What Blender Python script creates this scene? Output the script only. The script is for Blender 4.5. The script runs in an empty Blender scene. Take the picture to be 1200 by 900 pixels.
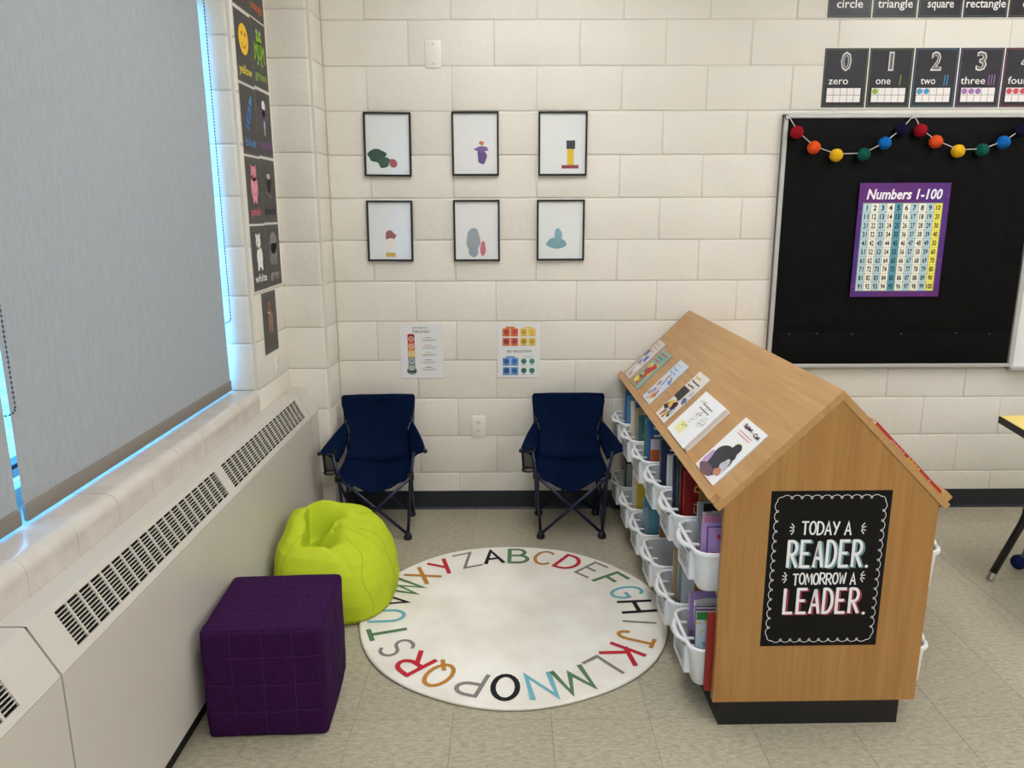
import bpy, bmesh, math, random
from mathutils import Vector, Matrix, noise
R = random.Random(7)
PI = math.pi
sc = bpy.context.scene
COL = sc.collection

# ---------------------------------------------------------------- camera, world, sun, exposure
F, PITCH, YAW, ROLL = 892.08, 0.22327, 0.00281, -0.0031
CAM = Vector((0.680, -3.859, 1.564))
fw = Vector((math.sin(YAW)*math.cos(PITCH), math.cos(YAW)*math.cos(PITCH), -math.sin(PITCH)))
rt0 = Vector((math.cos(YAW), -math.sin(YAW), 0)); up0 = rt0.cross(fw)
rt = rt0*math.cos(ROLL) + up0*math.sin(ROLL); up = -rt0*math.sin(ROLL) + up0*math.cos(ROLL)
cd = bpy.data.cameras.new('camera'); cam = bpy.data.objects.new('camera', cd); COL.objects.link(cam)
cd.sensor_width = 36; cd.lens = F*36/1200; cd.clip_start = 0.05
M = Matrix((rt, up, -fw)).transposed().to_4x4(); M.translation = CAM
cam.matrix_world = M
sc.camera = cam

w = bpy.data.worlds.new('World'); sc.world = w; w.use_nodes = True
bg = w.node_tree.nodes['Background']; bg.inputs[0].default_value = (0.10, 0.42, 0.95, 1); bg.inputs[1].default_value = 15.0
LAMP = 12.0            # emission of the ceiling panels
sc.view_settings.view_transform = 'Standard'; sc.view_settings.look = 'None'
sc.view_settings.gamma = 1; sc.view_settings.use_curve_mapping = False
sc.view_settings.exposure = 0.0

# ---------------------------------------------------------------- helpers
def lin(c):
    return tuple(((v/255)/12.92 if v/255 <= .04045 else ((v/255+.055)/1.055)**2.4) for v in c) + (1,)
MATS = {}
def mat(name, c, rough=.6, spec=.3, bump=None, metal=0, var=None, sheen=0, emit=0):
    """plain procedural material; bump=(scale,strength[,dist]); var=(scale,colour2,stretch)"""
    if name in MATS: return MATS[name]
    m = bpy.data.materials.new(name); m.use_nodes = True; nt = m.node_tree; N = nt.nodes; L = nt.links
    b = N['Principled BSDF']; b.inputs['Base Color'].default_value = lin(c)
    b.inputs['Roughness'].default_value = rough; b.inputs['Specular IOR Level'].default_value = spec
    b.inputs['Metallic'].default_value = metal
    if sheen: b.inputs['Sheen Weight'].default_value = sheen
    if emit:
        b.inputs['Emission Color'].default_value = lin(c); b.inputs['Emission Strength'].default_value = emit
    g = None
    if bump or var:
        g = N.new('ShaderNodeNewGeometry')
    if var:
        n = N.new('ShaderNodeTexNoise'); n.inputs['Scale'].default_value = var[0]; n.inputs['Detail'].default_value = 5
        src = g.outputs['Position']
        if len(var) > 2:
            mp = N.new('ShaderNodeMapping'); mp.inputs['Scale'].default_value = var[2]
            L.new(src, mp.inputs['Vector']); src = mp.outputs['Vector']
        L.new(src, n.inputs['Vector'])
        rp = N.new('ShaderNodeValToRGB'); e = rp.color_ramp.elements
        e[0].position = .35; e[1].position = .65; e[0].color = lin(c); e[1].color = lin(var[1])
        L.new(n.outputs['Fac'], rp.inputs['Fac']); L.new(rp.outputs['Color'], b.inputs['Base Color'])
    if bump:
        n = N.new('ShaderNodeTexNoise'); n.inputs['Scale'].default_value = bump[0]; n.inputs['Detail'].default_value = 4
        L.new(g.outputs['Position'], n.inputs['Vector'])
        bp = N.new('ShaderNodeBump'); bp.inputs['Strength'].default_value = bump[1]
        bp.inputs['Distance'].default_value = bump[2] if len(bump) > 2 else .002
        L.new(n.outputs['Fac'], bp.inputs['Height']); L.new(bp.outputs['Normal'], b.inputs['Normal'])
    MATS[name] = m
    return m
def ink(c, rough=.6):
    return mat('ink_%d_%d_%d' % c, c, rough, .25)

class MB:
    """mesh builder: polygons with a material slot each"""
    def __init__(s): s.v = []; s.f = []; s.mi = []; s.m = []
    def slot(s, m):
        if m not in s.m: s.m.append(m)
        return s.m.index(m)
    def poly(s, pts, m, flip=False):
        i = len(s.v); s.v += [tuple(p) for p in pts]; k = list(range(i, i+len(pts)))
        s.f.append(k[::-1] if flip else k); s.mi.append(s.slot(m))
    def mesh(s, vs, fs, m):
        i = len(s.v); s.v += [tuple(p) for p in vs]; k = s.slot(m)
        for f in fs: s.f.append([i+a for a in f]); s.mi.append(k)
    def box(s, x0, x1, y0, y1, z0, z1, m):
        v = [(x0,y0,z0),(x1,y0,z0),(x1,y1,z0),(x0,y1,z0),(x0,y0,z1),(x1,y0,z1),(x1,y1,z1),(x0,y1,z1)]
        s.mesh(v, [(0,3,2,1),(4,5,6,7),(0,1,5,4),(1,2,6,5),(2,3,7,6),(3,0,4,7)], m)
    def rbox(s, x0, x1, y0, y1, z0, z1, r, m, seg=2):
        bm = bmesh.new(); bmesh.ops.create_cube(bm, size=1)
        for v in bm.verts:
            v.co = ((x0+x1)/2+v.co.x*(x1-x0), (y0+y1)/2+v.co.y*(y1-y0), (z0+z1)/2+v.co.z*(z1-z0))
        bmesh.ops.bevel(bm, geom=bm.edges[:], offset=r, segments=seg, affect='EDGES', profile=.5)
        s.bm(bm, m)
    def bm(s, bm, m):
        bm.verts.index_update(); s.mesh([v.co[:] for v in bm.verts], [[v.index for v in f.verts] for f in bm.faces], m); bm.free()
    def rings(s, rs, m, closed=True, cap0=False, cap1=False):
        i = len(s.v); n = len(rs[0]); k = s.slot(m)
        for r in rs: s.v += [tuple(p) for p in r]
        for a in range(len(rs)-1):
            for b in range(n if closed else n-1):
                c = (b+1) % n
                s.f.append([i+a*n+b, i+a*n+c, i+(a+1)*n+c, i+(a+1)*n+b]); s.mi.append(k)
        if cap0: s.f.append([i+b for b in range(n)][::-1]); s.mi.append(k)
        if cap1: s.f.append([i+(len(rs)-1)*n+b for b in range(n)]); s.mi.append(k)
    def tube(s, path, r, m, n=8, cap=True, close=False):
        P = [Vector(p) for p in path]; rs = []; prev = None
        rr = r if isinstance(r, (list, tuple)) else [r]*len(P)
        for i, p in enumerate(P):
            if close: t = P[(i+1) % len(P)]-P[i-1]
            else: t = P[min(i+1, len(P)-1)]-P[max(i-1, 0)]
            t.normalize()
            if prev is None:
                a = Vector((0,0,1)) if abs(t.z) < .9 else Vector((1,0,0)); prev = t.cross(a).normalized()
            u = (prev - t*prev.dot(t)).normalized(); prev = u; q = t.cross(u)
            rs.append([p+(u*math.cos(2*PI*k/n)+q*math.sin(2*PI*k/n))*rr[i] for k in range(n)])
        if close: rs.append(rs[0])
        s.rings(rs, m, cap0=cap and not close, cap1=cap and not close)
    def prism(s, poly, axis, a0, a1, m):
        """extrude 2-D polygon; axis y: poly=(x,z), axis z: (x,y), axis x: (y,z)"""
        def P(p, a): return (p[0], a, p[1]) if axis == 'y' else ((p[0], p[1], a) if axis == 'z' else (a, p[0], p[1]))
        n = len(poly); i = len(s.v); k = s.slot(m)
        s.v += [P(p, a0) for p in poly]+[P(p, a1) for p in poly]
        s.f.append(list(range(i, i+n))); s.mi.append(k)
        s.f.append(list(range(i+n, i+2*n))[::-1]); s.mi.append(k)
        for b in range(n):
            c = (b+1) % n; s.f.append([i+c, i+b, i+n+b, i+n+c]); s.mi.append(k)
    def build(s, name, parent=None, smooth=False, loc=None, rot=None, fix=True, ang=None):
        me = bpy.data.meshes.new(name); me.from_pydata(s.v, [], s.f)
        for m in s.m: me.materials.append(m)
        me.polygons.foreach_set('material_index', s.mi)
        if fix:
            bm = bmesh.new(); bm.from_mesh(me)
            bmesh.ops.remove_doubles(bm, verts=bm.verts, dist=1e-6)
            bmesh.ops.recalc_face_normals(bm, faces=bm.faces); bm.to_mesh(me); bm.free()
        if smooth: me.polygons.foreach_set('use_smooth', [True]*len(me.polygons))
        if ang: me.set_sharp_from_angle(angle=math.radians(ang))
        me.update()
        return inst(name, me, parent, loc, rot)
def inst(name, me, parent=None, loc=None, rot=None):
    o = bpy.data.objects.new(name, me); COL.objects.link(o); o.parent = parent
    if loc is not None: o.location = loc
    if rot is not None: o.rotation_euler = rot
    return o
def tag(o, label, cat, group=None):
    o['label'] = label; o['category'] = cat
    if group: o['group'] = group
    return o
def thing(name, label, cat, loc=(0,0,0), rot=(0,0,0), group=None):
    return tag(inst(name, None, None, loc, rot), label, cat, group)
def struct(o): o['kind'] = 'structure'; return o
def one(name, m, parent=None, fn='box', *a, **k):
    b = MB(); getattr(b, fn)(*a, m); return b.build(name, parent, **k)
def arc(cx, cy, rx, ry, a0, a1, n=10):
    return [(cx+rx*math.cos(math.radians(a0+(a1-a0)*i/n)), cy+ry*math.sin(math.radians(a0+(a1-a0)*i/n))) for i in range(n+1)]

# ---- text from the built-in font, as polygons (cap height 1, starting at x=0)
_T = {}
def glyphs(s, bold=0.0, shear=0.0):
    k = (s, bold, shear)
    if k in _T: return _T[k]
    cu = bpy.data.curves.new('t', 'FONT'); cu.body = s; cu.size = 1; cu.offset = bold; cu.resolution_u = 2; cu.shear = shear
    cu.fill_mode = 'FRONT'
    o = bpy.data.objects.new('t', cu); COL.objects.link(o)
    me = o.to_mesh()
    vs = [v.co.copy() for v in me.vertices]; fs = [list(p.vertices) for p in me.polygons]
    o.to_mesh_clear(); bpy.data.objects.remove(o); bpy.data.curves.remove(cu)
    _T[k] = (vs, fs)
    return _T[k]
CAP = max(v.y for v in glyphs('H')[0])
class Sheet:
    """flat printing on a panel: local x right, z up, front faces -y"""
    def __init__(s, lift=.0005, step=.00025): s.b = MB(); s.l = lift; s.st = step
    def P(s, u, v, k): return (u, -(s.l+k*s.st), v)
    def poly(s, pts, c, k=0, m=None):
        a = sum(pts[i][0]*pts[(i+1) % len(pts)][1]-pts[(i+1) % len(pts)][0]*pts[i][1] for i in range(len(pts)))
        if a < 0: pts = pts[::-1]
        s.b.poly([s.P(u, v, k) for u, v in pts], m or ink(c))
    def rect(s, x0, x1, z0, z1, c, k=0, m=None): s.poly([(x0,z0),(x1,z0),(x1,z1),(x0,z1)], c, k, m)
    def ell(s, cx, cz, rx, rz, c, k=0, n=20): s.poly(arc(cx, cz, rx, rz, 0, 360-360/n, n-1), c, k)
    def ring(s, cx, cz, rx, rz, wd, c, k=0, n=24): s.line(arc(cx, cz, rx, rz, 0, 360, n), wd, c, k)
    def line(s, pts, wd, c, k=0, rnd=True):
        """mitred ribbon, so strokes never overlap themselves"""
        h = wd/2; m = ink(c); P = [pts[0]]
        for q in pts[1:]:
            if math.hypot(q[0]-P[-1][0], q[1]-P[-1][1]) > 1e-6: P.append(q)
        if len(P) < 2: return
        cl = len(P) > 3 and math.hypot(P[0][0]-P[-1][0], P[0][1]-P[-1][1]) < 1e-6
        if cl: P = P[:-1]
        n = len(P); L, Rr = [], []; s.z = (getattr(s, 'z', 0)+1) % 9; kk = k+s.z*.1
        def dr(a, b):
            d = math.hypot(b[0]-a[0], b[1]-a[1]); return ((b[0]-a[0])/d, (b[1]-a[1])/d)
        for i in range(n):
            d0 = dr(P[i-1], P[i]) if (cl or i > 0) else dr(P[0], P[1])
            d1 = dr(P[i], P[(i+1) % n]) if (cl or i < n-1) else d0
            t = (d0[0]+d1[0], d0[1]+d1[1]); tl = math.hypot(*t)
            if tl < .35:   # hairpin: plain join
                t = d1; tl = 1
            t = (t[0]/tl, t[1]/tl); co = max(.42, t[0]*d1[0]+t[1]*d1[1]); nx, nz = -t[1]*h/co, t[0]*h/co
            x, z = P[i]
            if rnd and not cl and i == 0: x -= d1[0]*h*.6; z -= d1[1]*h*.6
            if rnd and not cl and i == n-1: x += d0[0]*h*.6; z += d0[1]*h*.6
            L.append((x+nx, z+nz)); Rr.append((x-nx, z-nz))
        for i in range(n if cl else n-1):
            j = (i+1) % n
            s.b.poly([s.P(*Rr[i], kk), s.P(*Rr[j], kk), s.P(*L[j], kk), s.P(*L[i], kk)], m)
    def text(s, t, x, z, h, c, k=1, width=None, align='c', bold=0.0, shear=0.0):
        vs, fs = glyphs(t, bold, shear)
        if not vs: return
        x0 = min(v.x for v in vs); x1 = max(v.x for v in vs); sy = h/CAP; sx = sy if not width else width/(x1-x0)
        off = x-(x0+x1)/2*sx if align == 'c' else x-x0*sx
        s.b.mesh([s.P(off+v.x*sx, z+v.y*sy, k) for v in vs], fs, ink(c))
    def strokes(s, t, x, z, wid, h, wd, c, k=1, gap=.25, jit=0, ws=None):
        """hand lettering with the stroke font, spread over width wid"""
        W = [(.45 if ch == ' ' else (.18 if ch in 'I.' else (1.25 if ch in 'MW' else 1))) for ch in t]
        un = wid/(sum(W)+gap*(len(t)-1)); u = x
        for ch, wv in zip(t, W):
            if ch != ' ':
                dz = R.uniform(-jit, jit)*h
                for pl in GL[ch]: s.line([(u+p[0]*wv*un, z+dz+p[1]*h) for p in pl], wd, c, k)
            u += (wv+gap)*un
    def build(s, name, parent): return s.b.build(name, parent, fix=False)
GL = {
 'A': [[(0,0),(.5,1),(1,0)], [(.2,.33),(.8,.33)]],
 'B': [[(0,0),(0,1)], [(0,1)]+arc(.42,.76,.42,.24,90,-90)+[(0,.52)], [(0,.52)]+arc(.5,.26,.5,.26,90,-90)+[(0,0)]],
 'C': [arc(.52,.5,.52,.5,48,312,14)],
 'D': [[(0,0),(0,1)], [(0,1)]+arc(.3,.5,.7,.5,90,-90,12)+[(0,0)]],
 'E': [[(.95,1),(0,1),(0,0),(.95,0)], [(0,.52),(.75,.52)]],
 'F': [[(.95,1),(0,1),(0,0)], [(0,.52),(.75,.52)]],
 'G': [arc(.52,.5,.52,.5,48,335,14)+[(.98,.45),(.55,.45)]],
 'H': [[(0,0),(0,1)], [(1,0),(1,1)], [(0,.5),(1,.5)]],
 'I': [[(.5,0),(.5,1)]],
 'J': [[(.25,1),(1,1)], [(.68,1),(.68,.28)]+arc(.36,.28,.32,.28,0,-170,8)],
 'K': [[(0,0),(0,1)], [(.95,1),(0,.42)], [(.25,.55),(1,0)]],
 'L': [[(0,1),(0,0),(.9,0)]],
 'M': [[(0,0),(.1,1),(.5,.25),(.9,1),(1,0)]],
 'N': [[(0,0),(0,1),(1,0),(1,1)]],
 'O': [arc(.5,.5,.5,.5,0,360,20)],
 'P': [[(0,0),(0,1)], [(0,1)]+arc(.45,.74,.5,.26,90,-90)+[(0,.48)]],
 'Q': [arc(.5,.5,.5,.5,0,360,20), [(.55,.25),(1.0,-.1)]],
 'R': [[(0,0),(0,1)], [(0,1)]+arc(.45,.74,.5,.26,90,-90)+[(0,.48)], [(.35,.48),(1,0)]],
 'S': [arc(.5,.75,.45,.25,35,270,9)+arc(.5,.25,.48,.25,90,-145,9)],
 'T': [[(0,1),(1,1)], [(.5,1),(.5,0)]],
 'U': [[(0,1),(0,.4)]+arc(.5,.4,.5,.4,180,360,10)+[(1,1)]],
 'V': [[(0,1),(.5,0),(1,1)]],
 'W': [[(0,1),(.22,0),(.5,.75),(.78,0),(1,1)]],
 'X': [[(0,1),(1,0)], [(1,1),(0,0)]],
 'Y': [[(0,1),(.5,.48)], [(1,1),(.35,0)]],
 'Z': [[(0,1),(1,1),(0,0),(1,0)]],
 '.': [[(.5,.02),(.5,.04)]],
}

# ---------------------------------------------------------------- materials of the room
C = .2032; B = .4064; JT = .0045
def paint_mat():
    m = bpy.data.materials.new('painted_block'); m.use_nodes = True; N = m.node_tree.nodes; L = m.node_tree.links
    b = N['Principled BSDF']; b.inputs['Roughness'].default_value = .42; b.inputs['Specular IOR Level'].default_value = .35
    g = N.new('ShaderNodeNewGeometry')
    n1 = N.new('ShaderNodeTexNoise'); n1.inputs['Scale'].default_value = 2.2; n1.inputs['Detail'].default_value = 3
    rp = N.new('ShaderNodeValToRGB'); e = rp.color_ramp.elements
    e[0].position = .35; e[1].position = .68; e[0].color = lin((219,213,199)); e[1].color = lin((226,220,207))
    n2 = N.new('ShaderNodeTexNoise'); n2.inputs['Scale'].default_value = 95; n2.inputs['Detail'].default_value = 6; n2.inputs['Roughness'].default_value = .62
    n3 = N.new('ShaderNodeTexNoise'); n3.inputs['Scale'].default_value = 28; n3.inputs['Detail'].default_value = 2
    ad = N.new('ShaderNodeMath'); ad.operation = 'ADD'
    bp = N.new('ShaderNodeBump'); bp.inputs['Strength'].default_value = .42; bp.inputs['Distance'].default_value = .0035
    for n in (n1, n2, n3): L.new(g.outputs['Position'], n.inputs['Vector'])
    L.new(n1.outputs['Fac'], rp.inputs['Fac']); L.new(rp.outputs['Color'], b.inputs['Base Color'])
    L.new(n2.outputs['Fac'], ad.inputs[0]); L.new(n3.outputs['Fac'], ad.inputs[1])
    L.new(ad.outputs[0], bp.inputs['Height']); L.new(bp.outputs['Normal'], b.inputs['Normal'])
    return m
PAINT = paint_mat()
MORTAR = mat('painted_mortar', (214,208,194), .45, .3, (60, .3))
PLASTER = mat('plaster_wall', (218,212,198), .6, .2)
def floor_mat():
    m = bpy.data.materials.new('vinyl_tile'); m.use_nodes = True; N = m.node_tree.nodes; L = m.node_tree.links
    b = N['Principled BSDF']; b.inputs['Roughness'].default_value = .34; b.inputs['Specular IOR Level'].default_value = .42
    g = N.new('ShaderNodeNewGeometry'); oi = N.new('ShaderNodeObjectInfo')
    mp = N.new('ShaderNodeMapping'); mp.inputs['Scale'].default_value = (1, 2.6, 1)
    n1 = N.new('ShaderNodeTexNoise'); n1.inputs['Scale'].default_value = 38; n1.inputs['Detail'].default_value = 6; n1.inputs['Roughness'].default_value = .65
    rp = N.new('ShaderNodeValToRGB'); e = rp.color_ramp.elements
    e[0].position = .3; e[1].position = .72; e[0].color = lin((146,137,114)); e[1].color = lin((188,179,156))
    el = e.new(.5); el.color = lin((168,159,136))
    n2 = N.new('ShaderNodeTexNoise'); n2.inputs['Scale'].default_value = 160; n2.inputs['Detail'].default_value = 1
    r2 = N.new('ShaderNodeValToRGB'); r2.color_ramp.elements[0].position = .68; r2.color_ramp.elements[1].position = .76
    mx = N.new('ShaderNodeMix'); mx.data_type = 'RGBA'; mx.inputs[7].default_value = lin((214,207,190))
    mr = N.new('ShaderNodeMapRange'); mr.inputs[3].default_value = .965; mr.inputs[4].default_value = 1.03
    mu = N.new('ShaderNodeMix'); mu.data_type = 'RGBA'; mu.blend_type = 'MULTIPLY'; mu.inputs[0].default_value = 1
    L.new(g.outputs['Position'], mp.inputs['Vector']); L.new(mp.outputs[0], n1.inputs['Vector']); L.new(g.outputs['Position'], n2.inputs['Vector'])
    L.new(n1.outputs['Fac'], rp.inputs['Fac']); L.new(n2.outputs['Fac'], r2.inputs['Fac'])
    L.new(r2.outputs['Color'], mx.inputs[0]); L.new(rp.outputs['Color'], mx.inputs[6])
    L.new(oi.outputs['Random'], mr.inputs[0]); L.new(mx.outputs[2], mu.inputs[6]); L.new(mr.outputs[0], mu.inputs[7])
    L.new(mu.outputs[2], b.inputs['Base Color'])
    n3 = N.new('ShaderNodeTexNoise'); n3.inputs['Scale'].default_value = 9
    bp = N.new('ShaderNodeBump'); bp.inputs['Strength'].default_value = .08; bp.inputs['Distance'].default_value = .004
    L.new(g.outputs['Position'], n3.inputs['Vector']); L.new(n3.outputs['Fac'], bp.inputs['Height']); L.new(bp.outputs['Normal'], b.inputs['Normal'])
    return m
TILE = floor_mat()
def wood_mat(name, axis, c0=(197,153,100), c1=(176,130,77)):
    m = bpy.data.materials.new(name); m.use_nodes = True; N = m.node_tree.nodes; L = m.node_tree.links
    b = N['Principled BSDF']; b.inputs['Roughness'].default_value = .38; b.inputs['Specular IOR Level'].default_value = .35
    tc = N.new('ShaderNodeTexCoord'); mp = N.new('ShaderNodeMapping')
    mp.inputs['Scale'].default_value = tuple(1.2 if a == axis else 26 for a in 'xyz')
    n = N.new('ShaderNodeTexNoise'); n.inputs['Scale'].default_value = 1.6; n.inputs['Detail'].default_value = 8; n.inputs['Roughness'].default_value = .6
    n.inputs['Distortion'].default_value = .6
    rp = N.new('ShaderNodeValToRGB'); e = rp.color_ramp.elements
    e[0].position = .3; e[1].position = .72; e[0].color = lin(c1); e[1].color = lin(c0)
    L.new(tc.outputs['Object'], mp.inputs['Vector']); L.new(mp.outputs[0], n.inputs['Vector']); L.new(n.outputs['Fac'], rp.inputs['Fac'])
    L.new(rp.outputs['Color'], b.inputs['Base Color'])
    return m
WOOD_Y = wood_mat('maple_grain_along', 'y'); WOOD_Z = wood_mat('maple_grain_upright', 'z', (178,131,74), (158,111,57)); WOOD_X = wood_mat('maple_grain_across', 'x')

# ---------------------------------------------------------------- floor
Y0 = -7.2; X1 = 6.4; HC = 15*C
fl = struct(one('floor', mat('floor_slab', (120,112,95), .6), None, 'box', -.62, X1, Y0, .1, -.12, -.0015))
TX, TY = .3105, .3048
tb = MB(); tb.rbox(-TX/2+.0006, TX/2-.0006, -TY/2+.0006, TY/2-.0006, -.0035, 0, .0006, TILE, 1)
tme = None
xs = [-.125+TX*i for i in range(-1, 14)]; ys = [-.8348+TY*j for j in range(3, -10, -1)]
for x in xs:
    for y in ys:
        yc = y-TY/2
        if x < -.5 or yc > .05: continue
        if yc+TY/2 > 0.004:
            q = MB(); q.rbox(-TX/2+.0006, TX/2-.0006, yc-TY/2+.0006, .003, -.0035, 0, .0006, TILE, 1); q.build('floor_tile', fl, loc=(x+TX/2, 0, 0)); continue
        if tme is None: o = tb.build('floor_tile', fl, loc=(x+TX/2, yc, 0)); tme = o.data
        else: inst('floor_tile', tme, fl, (x+TX/2, yc, 0))
# farther tiles, out of the picture: plain sheets in the same vinyl
m = MB()
m.box(-.6, X1, Y0, ys[-1]-TY, -.0035, 0, TILE); m.box(xs[-1]+TX, X1, ys[-1]-TY, .05, -.0035, 0, TILE)
o = m.build('tile_field', fl); o['kind'] = 'stuff'

# ---------------------------------------------------------------- back wall: blocks with recessed joints
wb = struct(one('wall_back', MORTAR, None, 'box', -.62, X1, .0035, .2, 0, HC))
_blk = {}
def block(parent, x0, x1, z0, z1):
    wd, hg = round(x1-x0, 4), round(z1-z0, 4)
    if (wd, hg) not in _blk:
        h = JT*.55; e = .0035; m = MB()
        a, b2 = -wd/2+h, wd/2-h; c, d = h, hg-h
        out = [(a,.02,c),(b2,.02,c),(b2,.02,d),(a,.02,d)]
        mid = [(a,.0035,c),(b2,.0035,c),(b2,.0035,d),(a,.0035,d)]
        mi2 = [(a+e*.35,.0009,c+e*.35),(b2-e*.35,.0009,c+e*.35),(b2-e*.35,.0009,d-e*.35),(a+e*.35,.0009,d-e*.35)]
        fr = [(a+e*1.4,0,c+e*1.4),(b2-e*1.4,0,c+e*1.4),(b2-e*1.4,0,d-e*1.4),(a+e*1.4,0,d-e*1.4)]
        m.rings([out, mid, mi2, fr], PAINT, cap1=True)
        o = m.build('block', parent, smooth=True, ang=60); _blk[(wd, hg)] = o.data
    else: o = inst('block', _blk[(wd, hg)], parent)
    o.location = ((x0+x1)/2, R.uniform(-.0006, .0006), z0)
XL = -.5*B; XR = 4.9
for k in range(15):
    x = XL if k % 2 else 0.0
    if k % 2 == 0: block(wb, XL, 0, k*C, k*C+C)
    while x < XR:
        block(wb, x, x+B, k*C, k*C+C); x += B
struct(one('trim_1', mat('plain_wall', (220,214,200), .5), None, 'box', XR+.3, X1, -.001, .01, 0, HC))

# pilaster in the corner and the pier beside the window: bullnosed courses
def course(name, parent, prof, z0, z1, m):
    """prof: list of ((x,y),(nx,ny)) outward; closed behind"""
    h = JT*.55; rs = []
    for z, ins in ((z0+h, .003), (z0+h+.0012, .0009), (z0+h+.005, 0), (z1-h-.005, 0), (z1-h-.0012, .0009), (z1-h, .003)):
        rs.append([(p[0]-n[0]*ins, p[1]-n[1]*ins, z) for p, n in prof])
    b = MB(); b.rings(rs, m, closed=False)
    return b.build(name, parent, smooth=True, ang=50)
def bull(p0, corner, p1, r, n=6):
    """profile p0 -> rounded corner -> p1, outward normal to the right of travel"""
    c = Vector(corner); a = (Vector(p0)-c).normalized(); b = (Vector(p1)-c).normalized()
    ctr = c+(a+b)*r
    pr = [(p0, tuple(-b))]
    for i in range(n+1):
        t = i/n*PI/2; d = -b*math.cos(t)-a*math.sin(t); q = ctr+d*r
        pr.append((tuple(q), tuple(d)))
    pr.append((p1, tuple(-a)))
    return pr
PY = -.2032
pil = struct(one('wall_pilaster', MORTAR, None, 'box', -.6, -.2032-.0035, PY+.0035, .1, 0, HC))
for k in range(15):
    course('block', pil, bull((-.402, PY), (-.2032, PY), (-.2032, -.002), .03), k*C, k*C+C, PAINT)
YR = -.665; XW = -.40; XG = -.615; ZS = 4*C; ZT = 2.43; YE = -4.6
wl = struct(one('wall_left', MORTAR, None, 'box', -.75, XW-.0035, YR+.0035, PY+.02, 0, HC))
for k in range(4, 15):
    course('block', wl, bull((XG-.05, YR), (XW, YR), (XW, PY-.001), .03), k*C, k*C+C, PAINT)
b = MB(); b.rbox(-.45, XW, YR, PY-.001, 3*C+.003, 4*C-.003, .004, PAINT); b.build('block', wl, smooth=True, ang=40)
b = MB(); b.box(-.75, XW-.02, Y0, YR, 0, ZS-.05, PLASTER); b.build('wall_under_window', wl)
b = MB(); b.box(-.75, XW, Y0, YR+.01, ZT, HC, PLASTER); b.build('lintel', wl)
b = MB(); b.box(-.75, XW, Y0, YE, ZS-.05, ZT, PLASTER); b.build('wall_beyond_window', wl)

# room shell outside the picture
struct(one('wall_right', PLASTER, None, 'box', X1, X1+.15, Y0, .2, 0, HC))
struct(one('wall_front', PLASTER, None, 'box', -.75, X1+.15, Y0-.15, Y0, 0, HC))
struct(one('ceiling', mat('ceiling_board', (232,230,224), .85, .1, (40, .3)), None, 'box', -.75, X1+.15, Y0-.15, .2, HC, HC+.1))

# ceiling lights (recessed panels)
def ceiling_light(x, y, lab):
    t = thing('ceiling_light', lab, 'ceiling light', (x, y, HC-.03), group='ceiling panels')
    fm = mat('lamp_frame', (235,235,232), .4)
    b = MB()
    for (a0, a1, c0, c1) in ((-.63,-.6,-.33,.33), (.6,.63,-.33,.33), (-.6,.6,-.33,-.3), (-.6,.6,.3,.33)): b.box(c0, c1, a0, a1, 0, .03, fm)
    b.build('frame', t)
    em = MATS.get('lamp_diffuser')
    if not em:
        em = bpy.data.materials.new('lamp_diffuser'); em.use_nodes = True; N = em.node_tree.nodes
        p = N['Principled BSDF']; p.inputs['Emission Color'].default_value = (.94, .95, 1.0, 1); p.inputs['Emission Strength'].default_value = LAMP
        MATS['lamp_diffuser'] = em
    b = MB(); b.box(-.3, .3, -.6, .6, .008, .02, em); b.build('diffuser', t)
names = {0.75: 'by the window', 3.0: 'in the middle row', 5.2: 'by the far wall'}
for x in (0.75, 3.0, 5.2):
    for y, n in ((-1.35, 'front'), (-3.75, 'middle'), (-6.1, 'rear')):
        ceiling_light(x, y, '%s ceiling light panel %s' % (n, names[x]))

# baseboard
bbm = mat('rubber_base', (32,36,42), .42, .4)
b = MB(); b.prism([(-.0001,0),(-.012,0),(-.006,.012),(-.004,.1),(-.0001,.102)], 'x', -.2032, X1, bbm); struct(b.build('baseboard_back', smooth=False))

# ---------------------------------------------------------------- window, sill
frm = mat('aluminium_frame', (190,196,200), .35, .5, metal=.6); gask = mat('dark_gasket', (30,36,48), .5)
wd = struct(inst('window_1', None))
for (y0, y1) in ((YR-.014, YR), (-2.36, -2.30), (YE, YE+.05)): one('frame_post', frm, wd, 'box', XG-.05, XG+.01, y0, y1, ZS, ZT)
one('frame_head', frm, wd, 'box', XG-.05, XG+.01, YE, YR, ZT-.05, ZT); one('frame_sill', frm, wd, 'box', XG-.05, XG+.01, YE, YR, ZS, ZS+.05)
one('rail', frm, wd, 'box', XG-.045, XG, YE, YR, ZS+.075, ZS+.1); one('gasket', gask, wd, 'box', XG-.04, XG+.003, YE, YR, ZS+.1, ZS+.112)
gm = bpy.data.materials.new('window_glass'); gm.use_nodes = True; N = gm.node_tree.nodes; L = gm.node_tree.links
for n in list(N): N.remove(n)
ou = N.new('ShaderNodeOutputMaterial'); tr = N.new('ShaderNodeBsdfTransparent'); tr.inputs[0].default_value = (.9,.97,.97,1)
gl = N.new('ShaderNodeBsdfGlossy'); gl.inputs['Roughness'].default_value = .02; mx = N.new('ShaderNodeMixShader'); fr = N.new('ShaderNodeFresnel')
mx.inputs[0].default_value = .05; N.remove(fr); L.new(tr.outputs[0], mx.inputs[1]); L.new(gl.outputs[0], mx.inputs[2]); L.new(mx.outputs[0], ou.inputs[0])
for (y0, y1) in ((-2.30, YR-.014), (YE+.05, -2.36)): one('pane', gm, wd, 'box', XG-.026, XG-.02, y0, y1, ZS+.05, ZT-.05)
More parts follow.
